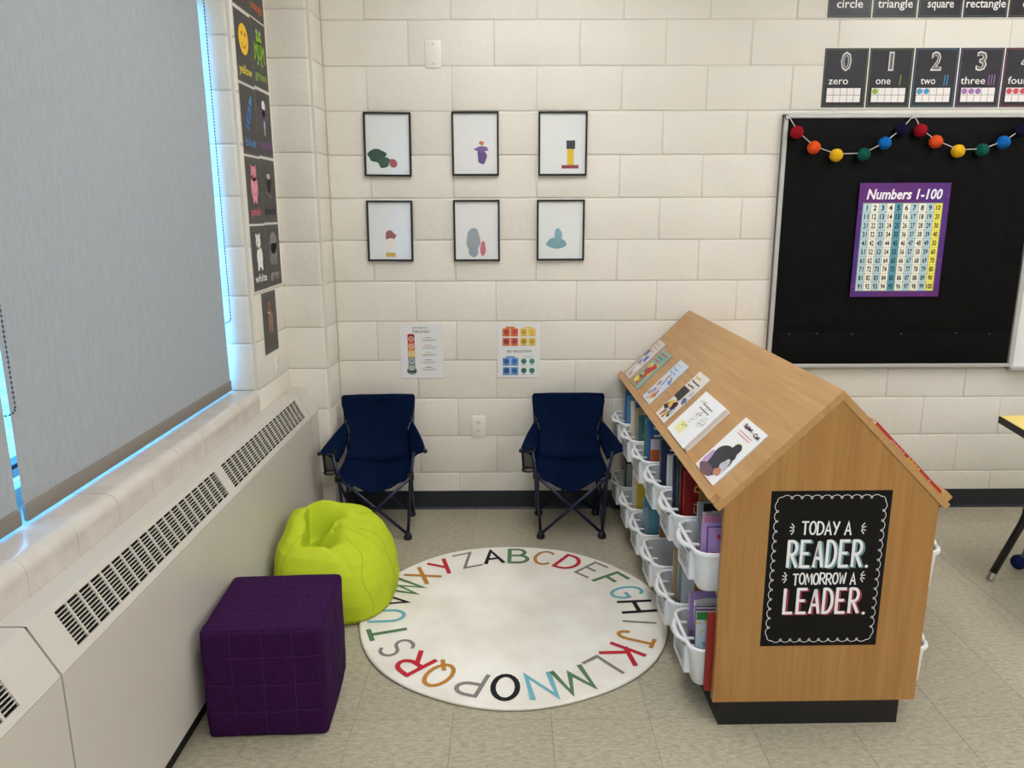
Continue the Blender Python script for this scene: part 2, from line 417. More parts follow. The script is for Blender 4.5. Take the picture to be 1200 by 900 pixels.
struct(one('ground_outside', mat('lawn_outside', (150,170,150), .9, .1, var=(3, (175,185,165))), None, 'box', -30, -.8, -25, 20, -.5, -.4))

tile_gl = mat('glazed_sill', (194,186,173), .24, .5, var=(14, (203,196,184)))
sl = struct(inst('trim_2', None)); sl.name = 'trim_2'
prof = [(-.66,.8145),(-.437,.812)]+[(-.437+.037*math.sin(t*PI/16), .775+.037*math.cos(t*PI/16)) for t in range(1, 9)]+[(-.4,.66),(-.66,.66)]
y = YR-.0005; i = 0; sm = None
while y > YE+.2:
    if sm is None:
        b = MB(); b.prism(prof, 'y', -.2026, -.0006, tile_gl); o = b.build('sill_tile', sl, smooth=True, ang=40, loc=(0, y, 0)); sm = o.data
    else: inst('sill_tile', sm, sl, (0, y, R.uniform(-.0006, .0006)))
    y -= .2032
one('mortar', MORTAR, sl, 'box', -.66, -.4125, YE, YR, .655, .7995)

# ---------------------------------------------------------------- roller shades
def shade_mat():
    m = bpy.data.materials.new('shade_fabric'); m.use_nodes = True; N = m.node_tree.nodes; L = m.node_tree.links
    for n in list(N): N.remove(n)
    ou = N.new('ShaderNodeOutputMaterial'); d = N.new('ShaderNodeBsdfDiffuse'); t = N.new('ShaderNodeBsdfTranslucent'); mx = N.new('ShaderNodeMixShader')
    g = N.new('ShaderNodeNewGeometry'); mp = N.new('ShaderNodeMapping'); mp.inputs['Scale'].default_value = (1, 260, 26)
    n = N.new('ShaderNodeTexNoise'); n.inputs['Scale'].default_value = 1; n.inputs['Detail'].default_value = 4
    rp = N.new('ShaderNodeValToRGB'); e = rp.color_ramp.elements; e[0].position = .3; e[1].position = .7; e[0].color = lin((158,160,158)); e[1].color = lin((168,170,168))
    L.new(g.outputs['Position'], mp.inputs['Vector']); L.new(mp.outputs[0], n.inputs['Vector']); L.new(n.outputs['Fac'], rp.inputs['Fac'])
    L.new(rp.outputs[0], d.inputs[0]); t.inputs[0].default_value = lin((190,190,184)); mx.inputs[0].default_value = .013
    L.new(d.outputs[0], mx.inputs[1]); L.new(t.outputs[0], mx.inputs[2]); L.new(mx.outputs[0], ou.inputs[0])
    return m
SHM = shade_mat(); barm = mat('shade_bar', (128,121,112), .6); beadm = mat('bead_chain', (52,52,55), .35, .5, metal=.4)
XS = -.51
def chain(parent, y, z0, z1, side):
    b = MB(); n = int((z1-z0)/.012)
    pts = [(XS+.02, y, z1-i*(z1-z0)/n) for i in range(n+1)]+[(XS+.02-.0175*(1-math.cos(a*PI/8)), y+side*.012*(1-math.cos(a*PI/8)), z0-.018*math.sin(a*PI/8)) for a in range(1, 9)]
    for p in pts:
        bm = bmesh.new(); bmesh.ops.create_icosphere(bm, subdivisions=1, radius=.0032, matrix=Matrix.Translation(p)); b.bm(bm, beadm)
    b.tube(pts, .0009, beadm, 4); b.tube([(XS-.015, y+side*.024, z0), (XS-.015, y+side*.024, z1)], .0012, beadm, 4)
    o = b.build('bead_chain', parent, fix=False); o['kind'] = 'stuff'
def shade(lab, y0, y1, zb, chains):
    t = thing('roller_shade', lab, 'window shade', (0, 0, 0), group='roller shades')
    b = MB(); rows = []
    for i in range(25):
        z = zb+.03+(ZT-.08-zb-.03)*i/24
        rows.append([(XS+.0015*math.sin(z*5+yy*2)+.001*math.sin(yy*7), yy, z) for yy in [y0+(y1-y0)*j/16 for j in range(17)]])
    b.rings(rows, SHM, closed=False); b.build('fabric', t, smooth=True)
    b = MB(); b.rbox(XS-.006, XS+.007, y0, y1, zb, zb+.043, .004, barm); b.build('bottom_bar', t, smooth=True, ang=40)
    b = MB(); b.tube([(XS-.03, y0, ZT-.05), (XS-.03, y1, ZT-.05)], .035, SHM, 16); b.build('roller', t, smooth=True, ang=40)
    for c in chains: chain(t, *c)
    return t
shade('grey roller shade pulled down over the wide window, full width in view', -2.105, YR-.032, .823, [(YR-.016, 1.13, ZT-.06, -1)])
shade('grey roller shade at the left edge, mostly cut off by the picture', -3.9, -2.128, .823, [(-2.112, 1.115, ZT-.06, -1)])

# ---------------------------------------------------------------- convector covers along the window wall
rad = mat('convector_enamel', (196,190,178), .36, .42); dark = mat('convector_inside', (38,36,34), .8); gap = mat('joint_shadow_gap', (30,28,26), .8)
PA = Vector((-.271, 0, .608)); PB = Vector((-.332, 0, .722)); TS = (PB-PA).normalized(); NS = Vector((TS.z, 0, -TS.x)); LS = (PB-PA).length
def on_slope(s, y, h): p = PA+TS*s+NS*h; return (p.x, y, p.z)
def slab(b, s0, s1, y0, y1, h0, h1, m):
    v = [on_slope(s0,y0,h0), on_slope(s1,y0,h0), on_slope(s1,y1,h0), on_slope(s0,y1,h0), on_slope(s0,y0,h1), on_slope(s1,y0,h1), on_slope(s1,y1,h1), on_slope(s0,y1,h1)]
    b.mesh(v, [(0,3,2,1),(4,5,6,7),(0,1,5,4),(1,2,6,5),(2,3,7,6),(3,0,4,7)], m)
def convector(lab, y0, y1, groups):
    t = thing('convector_cover', lab, 'radiator cover', (0,0,0), group='convector covers under the window')
    b = MB(); b.box(-.285, -.271, y0, y1, .077, .606, rad); b.build('front_panel', t)
    b = MB(); b.prism([(-.399,.7105),(-.399,.722),(-.336,.722),(-.332,.7215),(-.330,.719),(-.334,.7105)], 'y', y0, y1, rad); b.build('top_panel', t)
    b = MB(); S0, S1 = .020, .112
    slab(b, 0, S0, y0, y1, -.006, 0, rad); slab(b, S1, LS, y0, y1, -.006, 0, rad)
    ya = y0
    for (g0, n) in groups:
        slab(b, S0, S1, ya, g0, -.006, 0, rad); ya = g0+n*.0495-.0085
    slab(b, S0, S1, ya, y1, -.006, 0, rad); b.build('sloped_face', t)
    if groups:
        b = MB()
        for (g0, n) in groups:
            g1 = g0+n*.0495-.0085
            for i in range(n-1): slab(b, S0, S1, g0+.0422+i*.0495, g0+.0483+i*.0495, -.005, -.0004, rad)
            for i in range(1, 10): slab(b, S0+(S1-S0)*i/10-.0011, S0+(S1-S0)*i/10+.0011, g0, g1, -.0055, -.0008, rad)
        o = b.build('grille', t); o['kind'] = 'stuff'
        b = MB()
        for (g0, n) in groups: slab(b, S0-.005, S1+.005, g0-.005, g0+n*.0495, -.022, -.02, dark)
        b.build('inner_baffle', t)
    b = MB(); b.box(-.385, -.30, y0, y1, .0, .12, mat('convector_gap_shadow', (26,25,25), .8)); b.build('plinth', t)  # near-black base fills the toe gap, its colour standing for the shadow there
    return t
convector('long cream convector cover with two louvred grille groups below the wide shade', -2.418, -.345, [(-2.335, 19), (-1.342, 19)])
convector('near cream convector cover at the lower left picture corner', -4.55, -2.424, [(-4.45, 19), (-3.475, 19)])
convector('short plain cream end filler of the convector against the pilaster', -.342, PY-.002, [])

# ---------------------------------------------------------------- wall plates
wplm = mat('plate_white', (226,222,212), .35, .4); slotm = mat('plate_slot', (50,48,44), .6)
def plate(name, lab, cat, x, z, wdt, hgt, duplex, rz=0, loc=None):
    t = thing(name, lab, cat, loc or (x, 0, z), (0, 0, rz))
    b = MB(); b.rbox(-wdt/2, wdt/2, -.006, 0, 0, hgt, .0022, wplm); b.build('cover_plate', t, smooth=True, ang=35)
    if duplex:
        for zc in (hgt*.30, hgt*.68):
            b = MB(); b.prism(arc(0, zc, .017, .015, 0, 350, 18), 'y', -.008, -.005, wplm); r = b.build('receptacle', t)
            for dx in (-.0065, .0065): one('slot', slotm, r, 'box', dx-.0014, dx+.0014, -.0083, -.007, zc-.004, zc+.004)
            b = MB(); b.prism(arc(0, zc+.009, .0028, .0028, 0, 330, 10), 'y', -.0083, -.007, slotm); b.build('ground_hole', r)
    else:
        for zc in (hgt*.15, hgt*.85):
            b = MB(); b.prism(arc(0, zc, .0035, .0035, 0, 330, 10), 'y', -.0072, -.005, mat('screw_head', (170,165,155), .4, .5)); b.build('screw', t)
    return t
plate('wall_outlet', 'ivory duplex power outlet on the back wall between the two chairs', 'outlet', .5125, .402, .072, .116, True)
plate('blank_wall_plate', 'white blank wall plate high above the framed pictures', 'wall plate', .3215, 2.227, .075, .123, False)
plate('wall_outlet', 'small outlet plate low on the left wall under the brown card', 'outlet', 0, 0, .06, .1, True, PI/2, (XW, -.405, .82))

# ---------------------------------------------------------------- framed pictures
blackm = mat('frame_black', (16,16,17), .35, .45); paperm = mat('print_paper', (226,227,224), .5, .3)
glz = bpy.data.materials.new('picture_glass'); glz.use_nodes = True; N = glz.node_tree.nodes; L = glz.node_tree.links
for n in list(N): N.remove(n)
ou = N.new('ShaderNodeOutputMaterial'); tr = N.new('ShaderNodeBsdfTransparent'); gl = N.new('ShaderNodeBsdfGlossy'); gl.inputs['Roughness'].default_value = .03
mx = N.new('ShaderNodeMixShader'); fr = N.new('ShaderNodeFresnel'); fr.inputs[0].default_value = 1.4
mx.inputs[0].default_value = .035; N.remove(fr); L.new(tr.outputs[0], mx.inputs[1]); L.new(gl.outputs[0], mx.inputs[2]); L.new(mx.outputs[0], ou.inputs[0])
def picture(x0, z0, x1, z1, lab, draw, tilt=0):
    W, H = x1-x0, z1-z0
    t = thing('picture_frame', lab, 'picture', ((x0+x1)/2, -.001, z0), (0, tilt, 0), 'framed prints on the back wall')
    fwid = .009; b = MB(); d = -.018
    for (a0, a1, c0, c1) in ((-W/2, W/2, 0, fwid), (-W/2, W/2, H-fwid, H), (-W/2, -W/2+fwid, fwid, H-fwid), (W/2-fwid, W/2, fwid, H-fwid)):
        b.rbox(a0, a1, d, 0, c0, c1, .0015, blackm, 1)
    b.build('frame', t)
    one('paper', paperm, t, 'box', -W/2+.004, W/2-.004, -.008, -.003, .004, H-.004)
    s = Sheet(.0085); draw(s, W, H); s.build('print', t)
    one('glass', glz, t, 'box', -W/2+.005, W/2-.005, -.0135, -.0125, .005, H-.005)
def blob(s, cx, cz, rx, rz, c, k=0, seed=0, am=.12):
    r = random.Random(seed); ph = [r.uniform(0, 6.28) for _ in range(3)]
    s.poly([(cx+rx*math.cos(a)*(1+am*math.sin(3*a+ph[0])+am*.6*math.sin(5*a+ph[1])), cz+rz*math.sin(a)*(1+am*math.sin(2*a+ph[2]))) for a in [i*2*PI/28 for i in range(28)]], c, k)
# plain colour compositions stand in for the illustrated figures
def d1(s, W, H): blob(s, -.055, .098, .045, .028, (36,72,58), 0, 1); blob(s, -.02, .065, .03, .026, (52,88,56), 1, 2); blob(s, .025, .062, .018, .022, (176,62,56), 2, 3)
def d2(s, W, H): blob(s, .03, .09, .022, .038, (92,62,128), 0, 4); blob(s, .03, .125, .034, .012, (112,84,146), 1, 5); blob(s, .03, .152, .012, .01, (196,108,62), 2, 6)
def d3(s, W, H): s.rect(.018, .06, .125, .165, (34,38,54), 0); s.rect(.022, .054, .05, .124, (222,186,40), 1); s.rect(-.005, .078, .034, .05, (140,52,66), 2)
def d4(s, W, H): blob(s, 0, .125, .026, .024, (150,84,70), 0, 7); blob(s, 0, .08, .03, .034, (232,226,216), 1, 8, .05); s.rect(-.024, .024, .022, .042, (206,166,50), 2)
def d5(s, W, H): blob(s, -.018, .105, .034, .06, (150,162,168), 0, 9, .06); blob(s, -.018, .05, .024, .03, (142,154,160), 1, 10, .05); blob(s, .03, .062, .014, .036, (196,108,116), 2, 11, .06)
def d6(s, W, H): blob(s, -.02, .085, .05, .026, (116,160,170), 0, 12, .06); blob(s, -.012, .125, .02, .03, (126,170,180), 1, 13, .12)
picture(-.023, 1.731, .205, 2.029, 'black framed print with dark green and red figure at lower left', d1, .012)
picture(.404, 1.733, .631, 2.031, 'black framed print with a small purple figure, upper row middle', d2)
picture(.822, 1.732, 1.058, 2.030, 'black framed print with black and yellow figure, upper row right', d3)
picture(-.025, 1.322, .201, 1.617, 'black framed print with brown, white and yellow figure, lower row left', d4, .008)
picture(.404, 1.321, .633, 1.619, 'black framed print with grey and pink figures, lower row middle', d5)
picture(.816, 1.323, 1.052, 1.619, 'black framed print with teal figure, lower row right', d6)

# ---------------------------------------------------------------- two laminated charts under the pictures
lam = mat('laminated_paper', (222,221,219), .28, .45)
def sheet(name, lab, cat, W, H, loc, rz=0, base=lam, group=None, th=.0012):
    o = MB(); o.box(-W/2, W/2, -th, 0, 0, H, base); o = o.build(name, None, loc=loc, rot=(0, 0, rz)); tag(o, lab, cat, group)
    return o, Sheet(th+.0002)
def face(s, x, z, r, c, mood, k=2):
    dk = tuple(int(v*.35) for v in c)
    s.ell(x, z, r, r, c, k, 14); s.ell(x-r*.35, z+r*.2, r*.14, r*.16, dk, k+1, 6); s.ell(x+r*.35, z+r*.2, r*.14, r*.16, dk, k+1, 6)
    a = arc(x, z-r*.15, r*.45, r*.35, 200, 340, 5) if mood > 0 else (arc(x, z-r*.6, r*.45, r*.35, 20, 160, 5) if mood < 0 else [(x-r*.4, z-r*.4), (x+r*.4, z-r*.4)])
    s.line(a, r*.16, dk, k+1, False)
o, s = sheet('feelings_chart', 'white laminated feelings thermometer chart above the left chair', 'poster', .220, .281, (.227, -.002, .722))
s.text('HOW ARE YOU', -.008, .258, .0085, (40,40,40), 1, .078, bold=.01); s.text('FEELING?', .0, .236, .0145, (70,50,48), 1, .088)
cs = [(190,58,52), (206,112,66), (208,178,72), (66,96,130), (104,150,110)]
for i, c in enumerate(cs):
    z = .205-i*.0385; s.rect(-.071, -.035, z-.0195, z+.0195, c if i < 3 else (128,134,130), 0); s.ell(-.053, z, .0135, .0135, (232,226,218), 1, 16); s.ell(-.053, z, .0105, .0105, c, 2, 16)
    s.ring(-.053, z-.001, .0045, .0035, .0016, (240,236,226), 3, 10)
    s.line([(.018, z+.006), (.052, z+.006)], .003, c if i < 3 else (70,74,78), 1, False)
    for q in range(2): s.line([(.0+q*.006, z-.004-q*.006), (.076-q*.01, z-.004-q*.006)], .0018, (120,118,116), 1, False)
s.ell(-.053, .205+.019, .018, .008, cs[0], 0); s.ell(-.053, .038, .026, .02, (128,134,130), 0)
s.b.v = s.b.v; s.build('print', o)
o, s = sheet('self_regulation_chart', 'white laminated self regulation chart with coloured faces, above the right chair', 'poster', .219, .281, (.7275, -.002, .724))
s.text('SELF REGULATION', .0, .131, .012, (45,42,44), 1, .128, bold=.01, shear=.2)
Q = [(-.085, .268, (206,118,64), (178,72,72)), (.005, .268, (224,196,120), (206,170,52)), (-.085, .115, (110,150,196), (58,104,166)), (.005, .115, (196,206,200), (70,128,112))]
for (x, z, bgc, fc) in Q:
    s.rect(x+.018, x+.064, z-.012, z-.003, bgc, 0)
    for i in range(2):
        for j in range(2):
            u = x+i*.042; v = z-.054-j*.049
            s.rect(u, u+.039, v, v+.042, bgc if fc != (70,128,112) else (222,224,220), 0)
            face(s, u+.0195, v+.024, .0145, tuple(min(255, int(c*(1+.15*(i-j)))) for c in fc), (i+j) % 3-1, 1)
            s.line([(u+.01, v+.005), (u+.029, v+.005)], .0025, (90,80,76), 1, False)
pr = s.build('print', o); pr['kind'] = 'stuff'

# ---------------------------------------------------------------- colour word cards on the left wall
card = mat('chalk_card', (43,42,43), .35, .35); cardw = mat('card_edge_white', (222,220,214), .4)
CW, CH = .196, .272
def ccard(word, wc, y, z, draw, lab):
    t = tag(inst('colour_card', None, None, (XW+.0012, y, z), (0, 0, PI/2)), lab, 'poster', 'colour word cards on the left wall')
    one('backing', cardw, t, 'box', -CW/2-.003, CW/2+.003, -.0010, 0, -.003, CH+.003)
    one('card', card, t, 'box', -CW/2, CW/2, -.0016, -.0008, 0, CH)
    s = Sheet(.0019)
    for (a0, a1, c0, c1) in ((-CW/2+.006, CW/2-.006, .006, .0072), (-CW/2+.006, CW/2-.006, CH-.0072, CH-.006), (-CW/2+.006, -CW/2+.0072, .006, CH-.006), (CW/2-.0072, CW/2-.006, .006, CH-.006)): s.rect(a0, a1, c0, c1, (120,118,114), 0)
    s.text(word, 0, .035, .034, wc, 1, min(.155, .031*len(word)), bold=.012)
    draw(s); s.build('print', t)
def g_smile(s):
    s.ell(0, .17, .058, .06, (236,190,52), 1, 28)
    for x in (-.02, .02): s.ell(x, .19, .006, .009, (60,48,24), 2, 10)
    s.line(arc(0, .165, .03, .028, 200, 340, 10), .004, (60,48,24), 2)
def g_frog(s):
    c = (136,182,52)
    for x in (-.022, .022): s.ell(x, .225, .013, .014, c, 1); s.ell(x, .228, .007, .008, (240,240,225), 3); s.ell(x, .228, .003, .004, (30,30,30), 4)
    s.ell(0, .2, .036, .026, c, 1); s.ell(0, .155, .042, .036, c, 1); s.ell(0, .155, .026, .026, (86,132,60), 2)
    for x in (-1, 1): s.line([(x*.035, .15), (x*.062, .17), (x*.058, .125), (x*.07, .112)], .014, c, 1); s.line([(x*.02, .13), (x*.022, .1), (x*.034, .097)], .012, c, 1)
def g_crayon(s):
    def rot(p, a=-.5): return (p[0]*math.cos(a)-p[1]*math.sin(a)+.0, p[0]*math.sin(a)+p[1]*math.cos(a)+.165)
    s.poly([rot(p) for p in ((-.017,-.07),(.017,-.07),(.017,.045),(-.017,.045))], (74,124,182), 1)
    s.poly([rot(p) for p in ((-.014,.045),(.014,.045),(.005,.082),(-.005,.082))], (92,146,200), 1)
    for z in (-.055, .03): s.poly([rot(p) for p in ((-.017,z),(.017,z),(.017,z+.007),(-.017,z+.007))], (30,60,110), 2)
    s.poly([rot((.011*math.cos(a*PI/6), -.01+.028*math.sin(a*PI/6))) for a in range(12)], (46,86,148), 2)
def g_pop(s):
    s.rect(-.026, .026, .15, .195, (112,66,124), 1); s.ell(0, .2, .026, .034, (112,66,124), 1); s.ell(0, .212, .024, .024, (226,222,226), 2); s.rect(-.026, .026, .19, .2, (140,92,150), 2)
    s.rect(-.008, .008, .1, .15, (186,190,200), 1); s.ell(0, .1, .009, .012, (186,190,200), 1)
    for z in (.165, .18): s.line([(-.02, z), (.02, z-.004)], .003, (70,36,84), 2)
def g_pig(s):
    c = (222,146,158); s.ell(0, .15, .044, .056, c, 1); s.ell(0, .205, .034, .032, c, 1)
    for x in (-1, 1): s.poly([(x*.036, .245), (x*.01, .232), (x*.034, .212)], (206,120,136), 2); s.ell(x*.012, .21, .003, .004, (40,30,30), 3); s.line([(x*.018, .105), (x*.018, .09)], .018, c, 1)
    s.ell(0, .195, .014, .01, (196,106,124), 3); s.line(arc(0, .14, .03, .02, 180, 360, 8), .003, (150,70,90), 2)
def g_pot(s):
    s.ell(0, .175, .036, .05, (30,30,31), 1); s.ring(0, .175, .036, .05, .003, (110,110,110), 2); s.ell(0, .2, .026, .014, (176,176,174), 2); s.line([(-.03, .13), (.0, .11), (.03, .115)], .004, (150,150,150), 2)
def g_bear(s):
    c = (232,230,224); s.ell(.002, .14, .038, .046, c, 1); s.ell(-.006, .205, .03, .03, c, 1)
    for x in (-.028, .014): s.ell(x, .23, .01, .011, c, 1)
    s.line([(-.02, .11), (-.022, .09)], .02, c, 1); s.line([(.024, .11), (.026, .09)], .02, c, 1)
    s.line(arc(-.006, .19, .018, .016, 100, 330, 8), .004, (70,70,70), 2)
def g_ele(s):
    c = (136,134,136); s.ell(.004, .19, .05, .05, c, 1); s.rect(-.04, .05, .12, .19, c, 1)
    for x in (-.03, -.008, .016, .04): s.line([(x, .13), (x, .1)], .016, c, 1)
    for i in range(6): s.line([(-.038+i*.015, .12), (-.036+i*.015, .215)], .002, (104,102,104), 2)
    s.line([(-.044, .19), (-.056, .14), (-.05, .11)], .013, c, 1)
def g_dog(s):
    c = (150,112,94); s.ell(.008, .14, .034, .05, c, 1); s.ell(-.008, .205, .028, .026, c, 1); s.ell(-.03, .2, .016, .012, c, 1)
    s.ell(.014, .212, .01, .022, (110,78,64), 2); s.line([(-.014, .13), (-.02, .092)], .015, c, 1); s.line([(.02, .11), (.03, .092)], .02, c, 1); s.line([(-.03, .182), (.0, .176)], .005, (220,205,190), 2)
def g_blank(s): s.ell(0, .17, .045, .05, (206,112,62), 1)
yl, yr = -.532, -.333
for wd_, wc, y, z, g, lab in (
    ('red', (196,60,52), yl, 2.365, g_blank, 'dark card cut off by the picture top, above the yellow card'),
    ('orange', (214,118,66), yr, 2.365, g_blank, 'dark card with the word orange, cut off by the picture top'),
    ('yellow', (226,206,70), yl, 2.078, g_smile, 'dark card with yellow smiling face and the word yellow'),
    ('green', (140,178,74), yr, 2.087, g_frog, 'dark card with a green frog and the word green'),
    ('blue', (84,140,190), yl, 1.796, g_crayon, 'dark card with a blue crayon and the word blue'),
    ('purple', (134,92,146), yr, 1.802, g_pop, 'dark card with an ice lolly and the word purple'),
    ('pink', (206,98,118), yl, 1.515, g_pig, 'dark card with a pink pig and the word pink'),
    ('black', (26,26,27), yr, 1.518, g_pot, 'dark card with a dark drawing and the word black'),
    ('white', (228,226,220), yl, 1.234, g_bear, 'dark card with a white animal and the word white'),
    ('grey', (158,156,156), yr, 1.236, g_ele, 'dark card with a grey elephant and the word grey'),
    ('brown', (112,84,72), -.452, .945, g_dog, 'dark card with a brown dog and the word brown, lowest of the cards')):
    ccard(wd_, wc, y, z, g, lab)

# ---------------------------------------------------------------- number and shape cards over the board
bcard = mat('blackboard_card', (33,32,36), .32, .35, var=(9, (46,45,50)))
def chalk_border(s, W, H, c, ins=.006, wdt=.0016):
    for (a0, a1, c0, c1) in ((-W/2+ins, W/2-ins, ins, ins+wdt), (-W/2+ins, W/2-ins, H-ins-wdt, H-ins), (-W/2+ins, -W/2+ins+wdt, ins, H-ins), (W/2-ins-wdt, W/2-ins, ins, H-ins)): s.rect(a0, a1, c0, c1, c, 0)
NC = [(112,118,70), (118,134,70), (88,132,158), (134,104,146), (168,70,84)]
DC = [None, (132,170,46), (70,150,188), (158,108,168), (206,72,92)]
for i, word in enumerate(('zero', 'one', 'two', 'three', 'four')):
    W, H = .208, .266; x = 2.282+i*.2145
    t = tag(inst('number_card', None, None, (x, -.001, 2.045), (0, 0, 0)), 'blackboard style card with the number %d and the word %s' % (i, word), 'poster', 'number cards above the black board')
    one('backing', cardw, t, 'box', -W/2-.003, W/2+.003, -.0010, 0, -.003, H+.003); one('card', bcard, t, 'box', -W/2, W/2, -.0016, -.0008, 0, H)
    s = Sheet(.0019); chalk_border(s, W, H, NC[i])
    s.text(str(i), 0, .168, .078, (214,212,206), 1, .05 if i != 1 else .024, bold=.03); s.text(str(i), 0, .171, .072, (104,103,102), 2, .04 if i != 1 else .014, bold=-.004)
    s.text(word, -.03, .105, .032, (232,230,224), 1, .0235*len(word), bold=.004)
    for q in range(i): s.line([(.05+q*.013-.006*(i-1)/2, .1), (.052+q*.013-.006*(i-1)/2, .145)], .004, DC[i], 1)
    s.rect(-.083, .083, .022, .09, (40,38,40), 1)
    for a in range(5):
        for bb in range(2):
            u = -.081+a*.0326; v = .024+bb*.0328; s.rect(u, u+.0308, v, v+.031, (232,226,220), 2)
            if bb == 1 and a < i: s.ell(u+.0154, v+.0155, .0135, .0135, DC[i], 3, 16)
    s.build('print', t)
for i, word in enumerate(('circle', 'triangle', 'square', 'rectangle', 'oval')):
    W, H = .205, .266; x = 2.276+i*.2125
    t = tag(inst('shape_card', None, None, (x, -.001, 2.444), (0, 0, 0)), 'blackboard style card at the picture top ' + ('with the word %s' % word if i < 4 else 'in the right corner, word cut off'), 'poster', 'shape cards at the picture top')
    one('backing', cardw, t, 'box', -W/2-.003, W/2+.003, -.0010, 0, -.003, H+.003); one('card', bcard, t, 'box', -W/2, W/2, -.0016, -.0008, 0, H)
    s = Sheet(.0019); chalk_border(s, W, H, [(122,120,72), (118,124,84), (112,118,96), (86,120,132), (128,112,70)][i])
    s.text(word, 0, .043, .036, (232,230,224), 1, .0205*len(word), bold=.012)
    cc = [(196,80,70), (150,170,80), (120,100,150), (88,150,168), (200,160,80)][i]
    if i == 0: s.ell(0, .16, .06, .06, cc, 1)
    elif i == 1: s.poly([(-.06, .11), (.06, .11), (0, .215)], cc, 1)
    elif i == 2: s.rect(-.05, .05, .11, .21, cc, 1)
    elif i == 3: s.rect(-.035, .035, .082, .2, cc, 1)
    else: s.ell(0, .16, .07, .045, cc, 1)
    s.build('print', t)

# ---------------------------------------------------------------- black covered board, white board beside it
alu = mat('board_aluminium', (186,186,182), .35, .5, metal=.35); blk = mat('black_cover_paper', (7,7,8), .55, .1)
BX0, BX1, BZ0, BZ1 = 1.998, 3.242, .774, 2.014
t = thing('display_board', 'large wall board covered in wrinkled black paper with an aluminium frame', 'bulletin board', ((BX0+BX1)/2, 0, BZ0))
W, H = BX1-BX0, BZ1-BZ0
one('backing', alu, t, 'box', -W/2, W/2, -.018, 0, 0, H)
b = MB()
b.rbox(-W/2, -W/2+.022, -.03, 0, 0, H, .003, alu, 1); b.rbox(-W/2, W/2, -.03, 0, H-.02, H, .003, alu, 1); b.rbox(-W/2, W/2, -.034, 0, 0, .02, .003, alu, 1); b.build('frame', t)
def crumple(name, x0, x1, z0, z1, y, amp, seed, nx=70, nz=60):
    b = MB(); rows = []
    for j in range(nz+1):
        r = []
        for i in range(nx+1):
            u, v = x0+(x1-x0)*i/nx, z0+(z1-z0)*j/nz
            d = noise.noise(Vector((u*2.2+v*3, v*1.6-u*2.0, seed)))*1.2 + abs(noise.noise(Vector((u*7+v*8, v*3-u*3, seed+5))))*.9+.3*noise.noise(Vector((u*24, v*24, seed)))
            hm = min(1, min(i, nx-i)/4, min(j, nz-j)/4)
            r.append((u, y-amp*(.6+d)*max(.15, hm), v))
        rows.append(r)
    b.rings(rows, blk, closed=False); return b.build(name, t, smooth=True)
crumple('black_paper', -W/2+.018, W/2-.003, .17, H-.012, -.021, .0062, 1)
crumple('black_paper', -W/2+.008, W/2-.008, .005,   .185, -.028, .005, 9, 70, 12)
stm = mat('staple', (150,150,150), .3, .5, metal=.8)
for i, x in enumerate((-.52, -.38, -.2, .05, .33, .5)): one('staple', stm, t, 'box', x-.005, x+.005, -.0365, -.034, .176+.003*math.sin(i*2), .1775+.003*math.sin(i*2))
t = thing('white_board', 'glossy white marker board at the right edge beside the black board', 'whiteboard', (3.27+.9, 0, BZ0))
one('surface', mat('whiteboard_surface', (226,226,224), .12, .5), t, 'box', -.9, .9, -.02, 0, 0, H)
b = MB(); b.rbox(-.925, -.9, -.026, 0, -.006, H+.01, .002, alu, 1); b.rbox(.9, .925, -.026, 0, -.006, H+.01, .002, alu, 1); b.rbox(-.925, .925, -.026, 0, H-.01, H+.012, .002, alu, 1); b.rbox(-.925, .925, -.05, 0, -.014, .004, .002, alu, 1); b.build('frame', t)

# numbers chart
W, H = .444, .553
NB = mat('chart_purple', (98,34,112), .3, .4, var=(4, (72,40,124)))
o, s = sheet('numbers_chart', 'purple numbers 1-100 chart pinned on the black board', 'poster', W, H, (2.6095, -.0385, 1.1395), base=NB)
s.text('Numbers 1-100', 0, H*.862, .046, (240,236,240), 2, W*.83, bold=.025, shear=.18)
gx0, gx1, gz1, gz0 = -W/2+W*.056, -W/2+W*.93, H*(1-.175), H*(1-.945)
s.rect(gx0-.003, gx1+.003, gz0-.003, gz1+.003, (120,140,110), 0)
cw, ch = (gx1-gx0)/10, (gz1-gz0)/10
for r_ in range(10):
    for c_ in range(10):
        u, v = gx0+c_*cw, gz1-(r_+1)*ch
        cc = (240,226,92) if c_ == 9 else ((92,156,172) if c_ == 4 else ((182,208,214) if c_ % 2 == 0 else (238,234,216)))
        s.rect(u+.0008, u+cw-.0008, v+.0008, v+ch-.0008, cc, 1)
        n = str(r_*10+c_+1); s.text(n, u+cw/2, v+ch*.22, ch*.56, (24,26,32), 2, None if len(n) == 1 else cw*(.56 if len(n) == 2 else .8), bold=.028)
for (x, z) in ((-W/2+.012, H*.75), (W/2-.014, H*.33), (-W/2+.013, H*.1), (W/2-.012, H*.9), (.14, .014), (-W/2+.014, H*.4)):
    s.line([(x+(.002+.0012*a)*math.cos(a), z+(.002+.0012*a)*math.sin(a)) for a in [i*.6 for i in range(12)]], .0018, (168,64,140), 1)
s.build('print', o)

